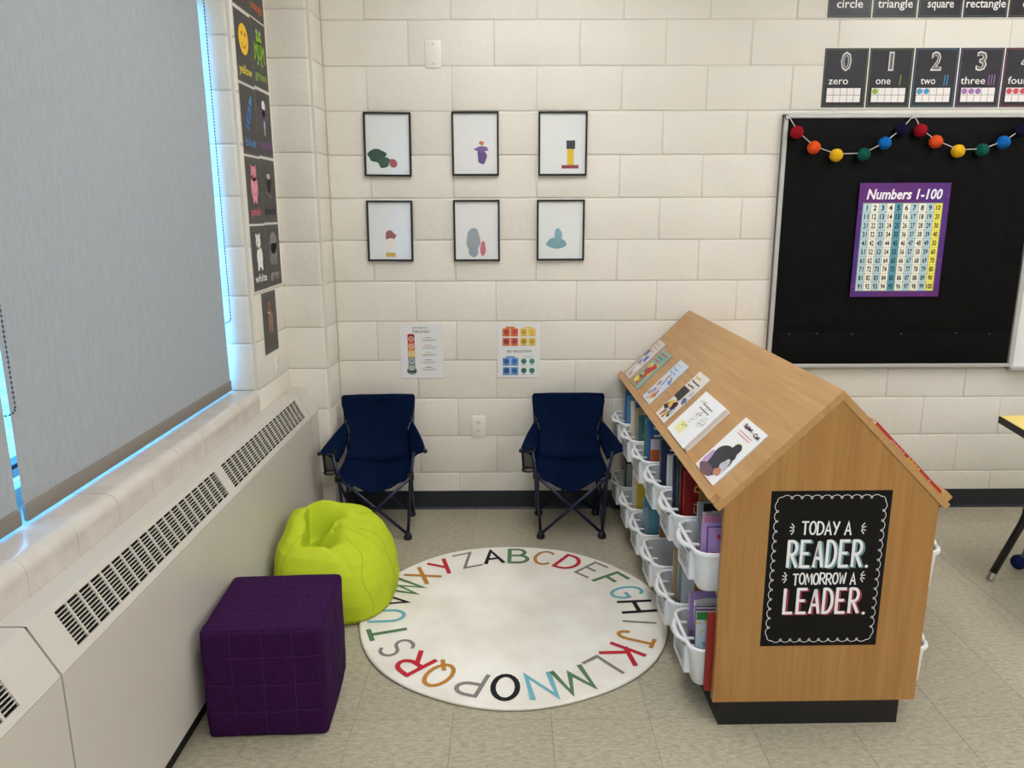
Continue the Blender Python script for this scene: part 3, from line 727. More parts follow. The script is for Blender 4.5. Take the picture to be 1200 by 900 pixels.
# pompom garland
def pom(c, nm):
    m = mat('pom_'+nm, c, .95, .1, (420, .9, .004)); bm = bmesh.new(); bmesh.ops.create_icosphere(bm, subdivisions=4, radius=.0305)
    for v in bm.verts:
        v.co *= 1+.06*noise.noise(v.co*60)+.05*noise.noise(v.co*230)
    b = MB(); b.bm(bm, m); return b
POMC = [('red', (150,22,34)), ('orange', (226,84,34)), ('yellow', (232,180,36)), ('green', (18,86,72)), ('blue', (20,102,174)), ('navy', (22,18,48))]
t = thing('pompom_garland', 'garland of coloured wool pompoms hung on white string over the black board', 'garland', (2.0, -.055, 1.8))
PP = [(2.075,1.932),(2.163,1.861),(2.275,1.825),(2.408,1.828),(2.506,1.88),(2.582,1.943),(2.674,1.939),(2.754,1.887),(2.868,1.843),(2.984,1.847),(3.083,1.882),(3.162,1.937)]
PP = [(x*.985+.0105, z*.985+.0235) for x, z in PP]
pm = {}
for i, (x, z) in enumerate(PP):
    nm, c = POMC[i % 6]
    if nm not in pm: oo = pom(c, nm).build('pompom', t, smooth=True); pm[nm] = oo.data
    else: oo = inst('pompom', pm[nm], t)
    oo.location = (x-2.0, 0, z-1.8); oo.rotation_euler = (i, i*2, i*3)
strm = mat('white_string', (206,200,188), .8); b = MB()
p1 = [(2.012,2.0)]+PP[:6]+[(2.612,2.0)]; p2 = [(2.612,2.0)]+PP[6:]+[(3.2,2.0)]
for p in (p1, p2): b.tube([(x-2.0, -.004 if 0 < i < len(p)-1 else .012, z-1.8+.006) for i, (x, z) in enumerate(p)], .0022, strm, 6)
b.build('string', t, smooth=True)
hk = mat('clear_hook', (206,206,204), .3)
for x in (2.012, 2.612, 3.2): b = MB(); b.rbox(x-2.0-.008, x-2.0+.008, .012, .022, .19, .208, .002, hk, 1); b.build('hook', t)

# ---------------------------------------------------------------- round alphabet rug
rug = thing('alphabet_rug', 'round cream rug with coloured alphabet letters around its rim', 'rug', (.689, -1.107, .0002), (0,0,0))
RR = .606
cream = mat('rug_pile', (240,235,222), .95, .1, (260, .5, .003), var=(5, (227,220,204)), sheen=.2)
def rr(a): return RR+.004*math.sin(3*a+1)+.003*math.sin(7*a)+.003*math.sin(2*a+2.2)
b = MB(); rs = []
for (f, z) in ((.96,0),(.995,.002),(1.0,.007),(.994,.0115),(.98,.0128),(.972,.0118),(.955,.0124),(.7,.012),(.4,.0122),(.12,.0118)):
    rs.append([(rr(a)*f*math.cos(a), rr(a)*f*math.sin(a), z+(.0006*noise.noise(Vector((math.cos(a)*f*6, math.sin(a)*f*6, 2))) if z > .01 else 0)) for a in [i*2*PI/120 for i in range(120)]])
b.rings(rs, cream, cap0=True, cap1=True); b.build('pile', rug, smooth=True)
RC = dict(k=(34,31,34), g=(88,122,86), o=(182,124,52), r=(186,42,56), e=(132,124,118), t=(110,172,182))
seq = 'kgoregtketcekgtkeorgtkgore'
seq = 'k g o r e g t k e o r e g t k e o r e g t k g o r e'.split()
r2 = random.Random(3)
for i, ch in enumerate('ABCDEFGHIJKLMNOPQRSTUVWXYZ'):
    a = math.radians(-10.6+i*360/26); s = Sheet(0, .0004); m = ink(RC[seq[i]], .95)
    hgt, wdt = .128*r2.uniform(.95, 1.06), .078*(1.35 if ch in 'MW' else (.95 if ch in 'EFLSTJ' else 1.05))
    sw = .0155 if ch not in 'ONMKRDAHTYXFBW' else .0185
    if ch == 'I': sw = .012
    if ch in 'LEZS': sw = .0135
    for pl in GL[ch]:
        s.line([((p[0]-.5+(r2.uniform(-.025, .025) if len(pl) < 6 else 0))*wdt, (p[1]-.5+(r2.uniform(-.02, .02) if len(pl) < 6 else 0))*hgt) for p in pl], sw, RC[seq[i]], 0)
    # turn the flat strokes face up and lift a hair of height
    bb = MB(); bb.m = [m]; bb.v = [(x, z, -y) for x, y, z in s.b.v]; bb.f = s.b.f; bb.mi = s.b.mi
    rad_ = .497
    o = bb.build('letter', rug, fix=False, loc=(rad_*math.sin(a), rad_*math.cos(a), .0136), rot=(0, 0, -a+r2.uniform(-.04, .04)))

# ---------------------------------------------------------------- book house
BK = tag(inst('book_house', None, None, (1.617, -1.78, 0), (0, 0, .0145)), 'house shaped maple bookcase with gabled roof and black plinth', 'bookcase')
LY = 1.765           # length along y (local y 0 .. LY)
HWD = .314; ZE = .737; ZP = 1.046; ZB = .082
kick = mat('black_plinth', (20,19,20), .5, .4)
one('plinth', kick, BK, 'box', -.293, .268, .003, LY-.02, 0, ZB)
gab = [(-HWD, ZB), (HWD, ZB), (HWD, ZE), (0, ZE+HWD-.003), (-HWD, ZE)]
b = MB(); b.prism(gab, 'y', 0, .022, WOOD_Z); b.build('gable_panel', BK)
b = MB(); b.prism(gab, 'y', LY-.022, LY, WOOD_Z); b.build('gable_panel', BK)
Q2 = math.sqrt(.5); TH = .020
def roof(sg):
    # board under the line from the ridge down to the eave, 45 degrees
    e = .345
    pts = [(0, 1.071), (sg*e, 1.071-e), (sg*(e-TH*Q2), 1.071-e-TH*Q2), (0, 1.071-TH/Q2)]
    b = MB(); b.prism(pts, 'y', -.004, LY+.004, WOOD_Y); b.build('roof_board', BK)
    # retaining strip at the eave
    d = Vector((sg*Q2, -Q2)); n = Vector((sg*Q2, Q2)); p = Vector((0, 1.071))+d*(e/Q2-.03)
    q = [p, p+d*.028, p+d*.028+n*.022, p+n*.022]
    b = MB(); b.prism([tuple(v) for v in q], 'y', .012, LY-.004, WOOD_Y); b.build('book_ledge', BK)
roof(-1); roof(1)
one('centre_panel', WOOD_Z, BK, 'box', -.009, .009, .022, LY-.022, ZB, ZP-.03)
for sg in (-1, 1):
    a, c = sorted((sg*.0095, sg*.30)); one('shelf', WOOD_Y, BK, 'box', a, c, .0225, LY-.0225, .408, .428)
    one('bottom_board', WOOD_Y, BK, 'box', a, c, .0225, LY-.0225, ZB, ZB+.022)
NCOL = 6; PIT = (LY-.05)/NCOL
for k in range(1, NCOL):
    yy = .026+PIT*k
    for sg in (-1, 1):
        for (z0, z1) in ((ZB+.0225, .4075), (.4285, .70)):
            a, c = sorted((sg*.01, sg*.303)); one('divider', WOOD_Z, BK, 'box', a, c, yy-.004, yy+.004, z0, z1)

# sign on the gable
t = tag(inst('reader_poster', None, None, (1.613, -1.7805, .274), (0, 0, .0145)), 'black poster reading today a reader tomorrow a leader on the bookcase end', 'poster')
W, H = .353, .498
one('sheet', mat('poster_black', (9,8,9), .5, .2), t, 'box', -W/2, W/2, -.0012, 0, 0, H)
s = Sheet(.0015); wht = (238,236,230)
def fx(f): return -W/2+f*W
def fz(f): return H*(1-f)
s.strokes('TODAY A', fx(.275), fz(.272), W*.41, H*.078, .0052, wht, 3, .3, .04)
s.strokes('TOMORROW A', fx(.235), fz(.592), W*.53, H*.07, .0047, wht, 3, .3, .05)
for (txt, x0, z0, wv, hv, sh, sdx) in (('READER', .165, .487, .615, .178, (108,144,150), .0045), ('LEADER', .165, .79, .63, .172, (150,52,72), .0045)):
    s.strokes(txt, fx(x0)+.004, fz(z0)+.006, W*wv, H*hv-.008, .0092, wht, 6, .55)
    for q in range(1, 4): s.strokes(txt, fx(x0)+.004+sdx*q/3*1.5, fz(z0)+.006-sdx*q/3*.8, W*wv, H*hv-.008, .0092, sh, 1+q, .55)
s.ell(fx(.845), fz(.478), .005, .005, wht, 3); s.ell(fx(.862), fz(.785), .005, .005, wht, 3)
for (cx, cz, sg) in ((.215, .235, -1), (.765, .235, 1), (.185, .545, -1), (.80, .545, 1)):
    for a in (-50, -18, 15, 48):
        ca, sa = math.cos(math.radians(a)), math.sin(math.radians(a)); s.line([(fx(cx)+sg*.004*ca, fz(cz)+.008*sa), (fx(cx)+sg*.015*ca, fz(cz)+.022*sa)], .003, wht, 3)
ins = .019
def scallop(p, q, n, out):
    pts = []
    for i in range(n):
        for j in range(9):
            f = (i+j/8)/n; bul = math.sin(j/8*PI)*.0065
            pts.append((p[0]+(q[0]-p[0])*f+out[0]*bul, p[1]+(q[1]-p[1])*f+out[1]*bul))
        if i < n-1:
            c = (p[0]+(q[0]-p[0])*(i+1)/n-out[0]*.002, p[1]+(q[1]-p[1])*(i+1)/n-out[1]*.002); s.ring(c[0], c[1], .003, .003, .0015, wht, 1, 10)
    s.line(pts, .0017, wht, 1)
x0, x1, z0, z1 = -W/2+ins, W/2-ins, ins, H-ins
scallop((x0+.012, z1), (x1-.012, z1), 10, (0, 1)); scallop((x0+.012, z0), (x1-.012, z0), 10, (0, -1)); scallop((x0, z0+.012), (x0, z1-.012), 14, (-1, 0)); scallop((x1, z0+.012), (x1, z1-.012), 14, (1, 0))
for (cx, cz, a) in ((x0+.012, z1-.012, 90), (x1-.012, z1-.012, 0), (x0+.012, z0+.012, 180), (x1-.012, z0+.012, 270)): s.line(arc(cx, cz, .013, .013, a, a+90, 8), .0017, wht, 1)
s.build('print', t)

# ---------------------------------------------------------------- white bins
binm = mat('bin_plastic', (232,232,230), .32, .45); labm = mat('bin_label', (198,200,202), .35, .4)
def rring(hx, hy, r, z, cx=0, n=5):
    pts = []
    for (sx, sy, a0) in ((1,1,0), (-1,1,90), (-1,-1,180), (1,-1,270)):
        for i in range(n+1):
            a = math.radians(a0+90*i/n); pts.append((cx+sx*(hx-r)+r*math.cos(a), sy*(hy-r)+r*math.sin(a), z))
    return pts
HBX, HBY, HBZ = .166, .134, .130
def make_bin(lab, group):
    t = thing('book_bin', lab, 'bin', group=group)
    b = MB()
    b.rings([rring(HBX*.88, HBY*.88, .022, .0, .004), rring(HBX*.91, HBY*.91, .026, .004, .004), rring(HBX-.008, HBY-.008, .04, .112), rring(HBX-.007, HBY-.007, .042, .1165), rring(HBX, HBY, .046, .1165), rring(HBX+.002, HBY+.001, .047, .121), rring(HBX+.001, HBY, .047, .128),
             rring(HBX-.005, HBY-.005, .044, .1305), rring(HBX-.011, HBY-.011, .038, .127), rring(HBX*.885, HBY*.885, .022, .006, .004)], binm, cap0=True, cap1=True)
    b.build('tub', t, smooth=True, ang=50)
    # handle: thick rolled lip bulging from the front (-x) edge
    b = MB(); b.tube([(-HBX+.004, -.075, .123), (-HBX-.004, -.06, .124), (-HBX-.013, -.035, .119), (-HBX-.016, 0, .116), (-HBX-.013, .035, .119), (-HBX-.004, .06, .124), (-HBX+.004, .075, .123)], [.006,.0075,.009,.0095,.009,.0075,.006], binm, 10); b.build('handle', t, smooth=True)
    for y in (-.048, .048):
        b = MB(); b.tube([(-HBX+.006, y, .122), (-HBX+.03, y, .121), (-HBX+.033, y, .119)], [.0055,.0055,.003], binm, 10); b.build('peg', t, smooth=True, ang=40)
    b = MB()
    for y in (-.07, .07): b.rbox(-HBX-.002, -HBX+.03, y-.004, y+.004, .02, .112, .002, binm, 1)
    b.rbox(-HBX-.002, -HBX+.03, -.074, .074, .014, .022, .002, binm, 1); b.build('label_holder', t)
    l = MB(); l.mesh([(-HBX-.0015+.0, -.064, .022+.0), (-HBX-.0015, .064, .022), (-HBX-.0045, .064, .104), (-HBX-.0045, -.064, .104), (-HBX+.012, -.064, .022), (-HBX+.012, .064, .022), (-HBX+.006, .064, .104), (-HBX+.006, -.064, .104)], [(0,1,2,3),(7,6,5,4),(0,4,5,1),(1,5,6,2),(2,6,7,3),(3,7,4,0)], labm); l = l.build('label_card', t)
    b = MB()
    for z in (.045, .062, .08): b.box(-HBX-.0055, -HBX-.0015, -.045, .04, z, z+.006, ink((164,165,168)))
    b.build('label_print', l)
    return t
def dup(root, lab):
    r = root.copy(); COL.objects.link(r); r['label'] = lab
    for ch in list(root.children):
        c = ch.copy(); COL.objects.link(c); c.parent = r
        for g in ch.children: d = g.copy(); COL.objects.link(d); d.parent = c
    return r
import mathutils
MW = Matrix.Translation((1.617, -1.78, 0)) @ Matrix.Rotation(.0145, 4, 'Z')
def place(o, x, y, z, rz=0, rx=0, ry=0):
    p = MW @ Vector((x, y, z)); o.location = p; o.rotation_euler = (rx, ry, rz+.0145)
ORD = ['nearest the camera', 'second from the camera', 'third from the camera', 'fourth from the camera', 'fifth from the camera', 'farthest, next to the back wall']
proto = None; bins = {}
for row, (rn, zb) in enumerate((('upper', .4285), ('lower', .105))):
    for k in range(NCOL):
        lab = 'white plastic book bin in the %s row, %s' % (rn, ORD[k])
        if proto is None: proto = make_bin(lab, 'white book bins in the bookcase'); o = proto
        else: o = dup(proto, lab)
        xx = -.214; yy = .03+PIT*(k+.5)
        place(o, xx, yy, zb); bins[(row, k)] = (xx, yy, zb)
for rn, zb in (('upper', .4285), ('lower', .105)):
    o = dup(proto, 'white bin rim peeking out right of the bookcase, %s of the two' % rn); place(o, .214, .03+PIT*.5, zb, PI)

# ---------------------------------------------------------------- books
page = mat('book_pages', (226,220,206), .8)
def art(s, W, H, c, seed, title=None, tcol=(240,236,226)):
    """simple cover printing: coloured fields, shapes and a line or two of scribbled title"""
    r = random.Random(seed); cl = lambda f: tuple(max(0, min(255, int(v*f+r.uniform(-18, 18)))) for v in c)
    s.rect(-W*.5, W*.5, 0, H*r.uniform(.2, .4), cl(.75), 0)
    for i in range(3):
        blob(s, r.uniform(-.25, .25)*W, r.uniform(.25, .6)*H, r.uniform(.1, .24)*W, r.uniform(.08, .2)*H, (r.randint(60, 240), r.randint(60, 220), r.randint(60, 220)), i+1, seed+i)
    if title: s.text(title, 0, H*.8, H*.09, tcol, 5, W*.8, bold=.02)
    else:
        for q in range(2):
            z = H*(.88-.1*q); s.line([(-W*.35+j*W*.1, z+r.uniform(-.012, .012)*H*2) for j in range(8)], H*.035, tcol, 5, False)
def make_book(lab, cat, W, H, T, c, group, fn=None, spine=True):
    """closed book: front cover faces -y, stands on its lower edge, spine on -x side"""
    t = thing('book', lab, cat, group=group); cm = mat('cover_%d_%d_%d' % c, c, .35, .4); ct = .0016
    one('page_block', page, t, 'box', -W/2+.002, W/2-.004, -T/2+ct, T/2-ct, .003, H-.003)
    b = MB(); b.box(-W/2, W/2, -T/2, -T/2+ct, 0, H, cm); b.box(-W/2, W/2, T/2-ct, T/2, 0, H, cm); b.box(-W/2, -W/2+.0015, -T/2+ct, T/2-ct, 0, H, cm); b.build('cover', t)
    if fn:
        s = Sheet(T/2+.0003); fn(s, W, H); s.build('print', t)
    return t
CN = {'red': (140,30,32), 'maroon': (104,26,34), 'blue': (60,106,156), 'sky blue': (96,158,196), 'teal': (72,122,124), 'green': (74,128,66), 'dark green': (50,84,60), 'white': (228,226,220), 'cream': (224,212,186), 'yellow': (206,180,60), 'orange': (190,104,58), 'lilac': (180,146,198), 'purple': (104,74,140), 'navy': (46,48,76), 'grey': (160,162,164), 'brown': (128,92,62), 'pink': (214,140,164), 'black': (28,28,30), 'tan': (190,160,118)}
def lilac_fn(s, W, H):
    for (x0_, x1_, z0_, z1_) in ((-W*.42, W*.42, H*.93, H*.95), (-W*.42, -W*.4, H*.05, H*.95)): s.rect(x0_, x1_, z0_, z1_, (84,60,132), 1)
    for (x, z, q) in ((-.2, .78, .05), (-.05, .62, .055), (-.3, .5, .045), (.1, .85, .04), (-.1, .4, .05)):
        s.ell(x*W-q*W*.5, z*H, q*W*.75, q*W*.75, (214,62,84), 2, 12); s.ell(x*W+q*W*.5, z*H, q*W*.75, q*W*.75, (214,62,84), 2, 12); s.poly([(x*W-q*W*1.2, z*H-q*W*.2), (x*W, z*H-q*W*1.5), (x*W+q*W*1.2, z*H-q*W*.2)], (214,62,84), 2)
    for i in range(9): s.ell((.18+.05*math.sin(i*2.1))*W, (.4+.055*i)*H, .035*W, .03*W, (236,226,236), 3, 8)
    blob(s, .2*W, .3*H, .16*W, .1*H, (30,26,34), 4, 3); blob(s, .2*W, .2*H, .12*W, .08*H, (232,196,182), 5, 4, .03)
def gel_fn(s, W, H):
    s.ell(-.22*W, .9*H, .075*W, .075*W, (206,168,56), 1, 20)
    vs, fs = glyphs('ANGEL P', 0, .25); q = H*.16/CAP   # the title runs up the cover
    s.b.mesh([s.P(-.1*W-(v.y*q), -.12*H+v.x*q*.98, 2) for v in vs], fs, ink((212,164,92)))
def sun_fn(s, W, H):
    s.rect(-W/2, W/2, H*.88, H, (52,132,66), 1); s.rect(-W/2, W/2, H*.3, H*.88, (202,214,216), 1); s.rect(-W/2, W/2, 0, H*.3, (226,172,196), 1)
    s.poly(arc(-.1*W, H*.88, .28*W, .2*W, 180, 360, 14), (226,186,72), 2)
    for i in range(7): a = math.radians(190+i*27); s.line([(-.1*W+.34*W*math.cos(a), H*.88+.28*W*math.sin(a)), (-.1*W+.42*W*math.cos(a), H*.88+.36*W*math.sin(a))], .004, (226,186,72), 2)
    blob(s, -.22*W, H*.5, .2*W, .06*H, (136,178,206), 2, 4); s.poly([(-.05*W, H*.53), (.25*W, H*.52), (.12*W, H*.6)], (206,86,80), 2)
    for i in range(4):
        for j in range(3): s.ell((-.33+i*.16)*W, (.06+j*.08)*H, .02*W, .022*H, (104,44,84), 3, 8)
def tree_fn(s, W, H):
    s.rect(-W/2, W/2, 0, H, (206,212,206), 0); s.line([(0, .1*H), (-.05*W, .32*H), (.05*W, .5*H)], .02, (60,50,44), 1)
    r = random.Random(8)
    for i in range(26): blob(s, r.uniform(-.3, .3)*W, r.uniform(.45, .85)*H, .1*W, .05*H, (r.randint(70, 130), r.randint(140, 180), r.randint(50, 80)), 2+i % 3, i)
def orange_fn(s, W, H): s.rect(-W/2, W/2, .78*H, H, (206,200,206), 1); s.rect(-W/2, W/2, .3*H, .78*H, (190,96,52), 1); s.rect(.3*W, W/2, .3*H, H, (206,140,62), 2); s.poly([(-W/2, 0), (W/2, 0), (W/2, .3*H), (.1*W, .42*H), (-W/2, .38*H)], (226,224,222), 2)
def cap_fn(s, W, H): s.rect(-W/2, W/2, 0, .12*H, (52,24,30), 1); s.rect(-W/2, W/2, .12*H, .22*H, (196,160,42), 2); blob(s, .1*W, .6*H, .2*W, .2*H, (128,110,40), 2, 5)
def starry(s, W, H):
    r = random.Random(4)
    for i in range(40): s.ell(r.uniform(-.46, .46)*W, r.uniform(.05, .95)*H, .018*W, .014*H, r.choice([(230,236,226), (176,214,196), (30,60,60), (220,230,120)]), 1, 6)
def red_circ(s, W, H):
    s.rect(-W/2, W/2, .1*H, .95*H, (96,150,168), 0); blob(s, -.1*W, .3*H, .2*W, .12*H, (196,70,52), 2, 3); blob(s, .05*W, .6*H, .22*W, .13*H, (196,70,52), 2, 6); blob(s, .1*W, .82*H, .2*W, .1*H, (206,214,216), 1, 8); s.ell(.06*W, .86*H, .02*W, .02*W, (30,30,30), 3)
def window_fn(s, W, H): s.rect(.1*W, .5*W, .05*H, .7*H, (40,42,50), 1); s.rect(.2*W, .42*W, .35*H, .6*H, (226,224,220), 2); s.rect(.24*W, .38*W, .42*H, .5*H, (90,70,70), 3)
# (row, bin) : list of (colour, width, height, thickness, cover art), nearest book first, y position as fraction
BOOKS = {
 (0,0): [('lilac', .2, .20, .006, lilac_fn), ('pink', .19, .212, .02, None), ('white', .18, .205, .022, None), ('black', .16, .216, .012, None), ('grey', .18, .21, .012, None)],
 (0,1): [('red', .19, .262, .012, gel_fn), ('maroon', .2, .268, .016, None), ('dark green', .21, .28, .012, None), ('navy', .2, .275, .01, None)],
 (0,2): [('white', .2, .23, .02, window_fn), ('navy', .22, .27, .012, None), ('blue', .2, .285, .012, None), ('teal', .21, .255, .01, None)],
 (0,3): [('orange', .2, .205, .012, orange_fn), ('blue', .2, .27, .012, None), ('green', .19, .245, .012, None), ('sky blue', .21, .26, .012, None)],
 (0,4): [('teal', .2, .23, .014, starry), ('tan', .19, .25, .012, None), ('blue', .18, .28, .015, None), ('cream', .2, .26, .012, None)],
 (0,5): [('sky blue', .2, .25, .014, None), ('blue', .2, .262, .012, None), ('green', .19, .282, .012, None), ('grey', .2, .24, .012, None)],
 (1,0): [('cream', .2, .225, .006, sun_fn), ('purple', .2, .216, .022, None), ('white', .19, .21, .02, None), ('lilac', .2, .215, .01, None)],
 (1,1): [('green', .2, .24, .008, tree_fn), ('grey', .21, .252, .014, None), ('tan', .22, .262, .01, None)],
 (1,2): [('brown', .07, .122, .006, lambda s, W, H: s.rect(-W*.4, W*.4, H*.1, H*.9, (112,80,54), 0))],
 (1,3): [('teal', .21, .225, .012, red_circ), ('grey', .2, .21, .01, None), ('sky blue', .2, .235, .014, None)],
 (1,4): [('yellow', .2, .225, .012, cap_fn), ('cream', .22, .25, .018, None), ('white', .2, .255, .02, None)],
 (1,5): [('grey', .2, .225, .014, None), ('dark green', .2, .24, .012, None), ('cream', .2, .21, .012, None)],
}
BN = ['bin nearest the camera', 'second bin from the camera', 'third bin from the camera', 'fourth bin from the camera', 'fifth bin from the camera', 'bin next to the back wall']
for (row, k), lst in BOOKS.items():
    bx, by, bz = bins[(row, k)]
    n = len(lst); y = by-.085
    for i, (cn, W_, H_, T_, fn) in enumerate(lst):
        lab = '%s book standing in the %s row, %s' % (cn, ('upper', 'lower')[row], BN[k])
        seed = row*100+k*10+i
        rb = random.Random(seed)
        f2 = fn or (lambda s, W, H, c=CN[cn], sd=seed: art(s, W, H, c, sd))
        o = make_book(lab, 'book', W_, H_, T_, CN[cn], 'books in the bins', f2)
        lean = .035+.025*i
        if (row, k) == (1, 2): y = by+.07; lean = .2
        xx = bx-.028+rb.uniform(-.008, .012) + (W_-.2)*.5
        if (row, k) in ((0, 0), (1, 0)): xx = bx-.04+.008*min(i, 2)
        if (row, k) == (1, 2): xx = bx+.03
        if (row, k) == (0, 1) and i == 0: xx = bx-.03
        xx = max(xx, bx-.138+W_/2)
        place(o, xx, y, bz+.0072, rb.uniform(-.03, .03), -lean)
        y += T_+.012+(.016 if n < 5 else .004)
# red book squeezed between the near lower bin and the gable
o = make_book('thin red hardback squeezed between the near lower bin and the bookcase end', 'book', .18, .265, .009, (138,32,28), 'books in the bins', lambda s, W, H: None)
place(o, -.247, .0285, .1055, PI, 0)

# books shown on the roof, leaning on the ledge
def mk_line(seed, bgc, cols):
    def fn(s, W, H):
        r = random.Random(seed)
        s.rect(-W/2, W/2, 0, H, bgc, 0)
        for i in range(16): blob(s, r.uniform(-.36, .36)*W, r.uniform(.06, .64)*H, r.uniform(.05, .17)*W, r.uniform(.03, .1)*H, r.choice(cols), 1+i % 5, seed+i, .2)
        if seed == 41: s.rect(-W*.5, W*.1, H*.42, H*.66, (58,54,56), 6); s.ell(-.2*W, .3*H, .14*W, .07*H, (222,178,60), 7)
        if seed == 63: blob(s, .05*W, .42*H, .2*W, .2*H, (200,58,56), 6, 2, .2); blob(s, -.25*W, .14*H, .18*W, .09*H, (236,214,70), 7, 3)
        for i in range(3):
            z = (.9-.09*i)*H; s.line([(-W*.36+j*W*.09, z+r.uniform(-.014, .014)*H) for j in range(r.randint(6, 9))], H*.022, r.choice(cols), 9, False)
    return fn
def sp_fn(s, W, H):
    s.text('Splat', -.12*W, .88*H, .058*H, (74,30,48), 6, .36*W, bold=.035); s.text('the', .115*W, .875*H, .026*H, (120,116,112), 6, .08*W, bold=.01); s.text('Cat', .3*W, .855*H, .062*H, (74,30,48), 6, .24*W, bold=.035)
    for i in range(2): s.line([(-.28*W+j*.08*W, (.80-.045*i)*H+(.006 if j % 2 else -.006)*H) for j in range(8)], .012*H, (214,130,118), 5, False)
    blob(s, -.32*W, .2*H, .14*W, .16*H, (190,150,188), 1, 3); blob(s, .02*W, .3*H, .34*W, .26*H, (58,58,62), 2, 31, .1); blob(s, .14*W, .5*H, .2*W, .14*H, (52,52,56), 2.5, 33, .16); blob(s, -.1*W, .08*H, .3*W, .08*H, (112,86,96), 3, 5, .06)
    blob(s, .1*W, .62*H, .1*W, .05*H, (206,206,120), 2, 9); blob(s, .27*W, .3*H, .12*W, .1*H, (196,190,196), 4, 12); blob(s, .26*W, .17*H, .12*W, .06*H, (196,130,96), 5, 17)
def sketch_fn(s, W, H):
    r = random.Random(12); s.rect(-W/2, W/2, 0, H, (238,237,233), 0)
    s.rect(-.32*W, .02*W, .12*H, .34*H, (238,230,160), 1)
    for i in range(10):
        u, v = r.uniform(-.4, .2)*W, r.uniform(.1, .8)*H; a, c = r.uniform(.1, .25)*W, r.uniform(.05, .14)*H
        s.line([(u, v), (u+a, v+.01), (u+a, v+c), (u, v+c-.006), (u, v)], .0016, r.choice([(130,126,122), (176,110,96), (96,104,120), (186,172,110)]), 2, False)
    for i in range(2): s.line([(-.2*W+j*.05*W, (.8-.09*i)*H+(.01 if j % 2 else -.01)*H) for j in range(10)], .004, (90,88,90), 3, False)
DISP = [  # y centre(photo plane), width, height, thick, colour, art, label
 (-1.578, .205, .222, .005, (236,234,228), sp_fn, 'white picture book with large dark picture on the roof, nearest the front'),
 (-1.215, .255, .200, .020, (238,237,233), sketch_fn, 'thick white sketch covered book on the roof, second from the front'),
 (-.900, .155, .245, .004, (214,212,206), mk_line(41, (226,218,206), [(90,110,150), (50,50,56), (214,170,60), (150,60,90), (180,190,204)]), 'slim book with dark band and pink lettering on the roof, third from front'),
 (-.600, .150, .232, .004, (206,214,226), mk_line(52, (204,214,228), [(226,190,140), (120,140,190), (236,226,170), (196,120,80), (150,150,170)]), 'slim pale blue book with orange figure on the roof, fourth from front'),
 (-.300, .172, .220, .004, (140,172,160), mk_line(63, (142,174,162), [(206,62,58), (236,216,70), (206,62,58), (60,100,80)]), 'green book with red and yellow picture on the roof, fifth from front'),
 (-.095, .135, .245, .004, (206,206,214), mk_line(74, (212,208,204), [(70,110,180), (210,160,120), (120,110,120), (236,230,220)]), 'slim grey and blue book on the roof, farthest back by the wall'),
]
RX = PI/4
for (yc, W_, H_, T_, c, fn, lab) in DISP:
    o = make_book(lab, 'book', W_, H_, T_, c, 'books displayed on the roof', fn)
    yl_ = (yc+1.78)*.99
    s0 = .345/Q2-.0335-.0005            # distance down the slope from the ridge to the ledge
    d = Vector((-Q2, 0, -Q2)); n = Vector((-Q2, 0, Q2)); p = Vector((0, 0, 1.071))+d*s0+n*(T_/2+.0004)
    # local axes: x -> along -y (to the viewer of the slope), -y -> outward normal n, z -> up the slope
    X = Vector((0, -1, 0)); Z = Vector((Q2, 0, Q2)); Yv = -n
    m4 = Matrix((X, Yv, Z)).transposed().to_4x4(); m4.translation = Vector((p.x, yl_, p.z))
    o.matrix_world = MW @ m4
o = make_book('red book lying on the far roof slope, only its spine showing', 'book', .2, .30, .012, (176,44,40), 'books displayed on the roof', None)
d = Vector((Q2, 0, -Q2)); n = Vector((Q2, 0, Q2)); p = Vector((0, 0, 1.071))+d*(.345/Q2-.034)+n*.0065
m4 = Matrix((Vector((0, 1, 0)), -n, Vector((-Q2, 0, Q2)))).transposed().to_4x4(); m4.translation = Vector((p.x, .12, p.z)); o.matrix_world = MW @ m4
b = MB()
for (z0, z1, c) in ((.10, .16, (222,186,70)), (.17, .24, (216,150,140)), (.05, .06, (216,150,140))):
    n_ = int((z1-z0)/.008)
    for i in range(n_): b.box(-.1006, -.0998, -.0035+.002*(i % 2), .003, z0+i*.008, z0+i*.008+.005, ink(c))
b.build('spine_print', o)
o = make_book('grey book lying behind the red book on the far roof slope', 'book', .2, .32, .006, (120,122,120), 'books displayed on the roof', None)
m4 = m4.copy(); pp = Vector((0, 0, 1.071))+d*(.345/Q2-.034)+n*.0035; m4.translation = Vector((pp.x, .36, pp.z)); o.matrix_world = MW @ m4

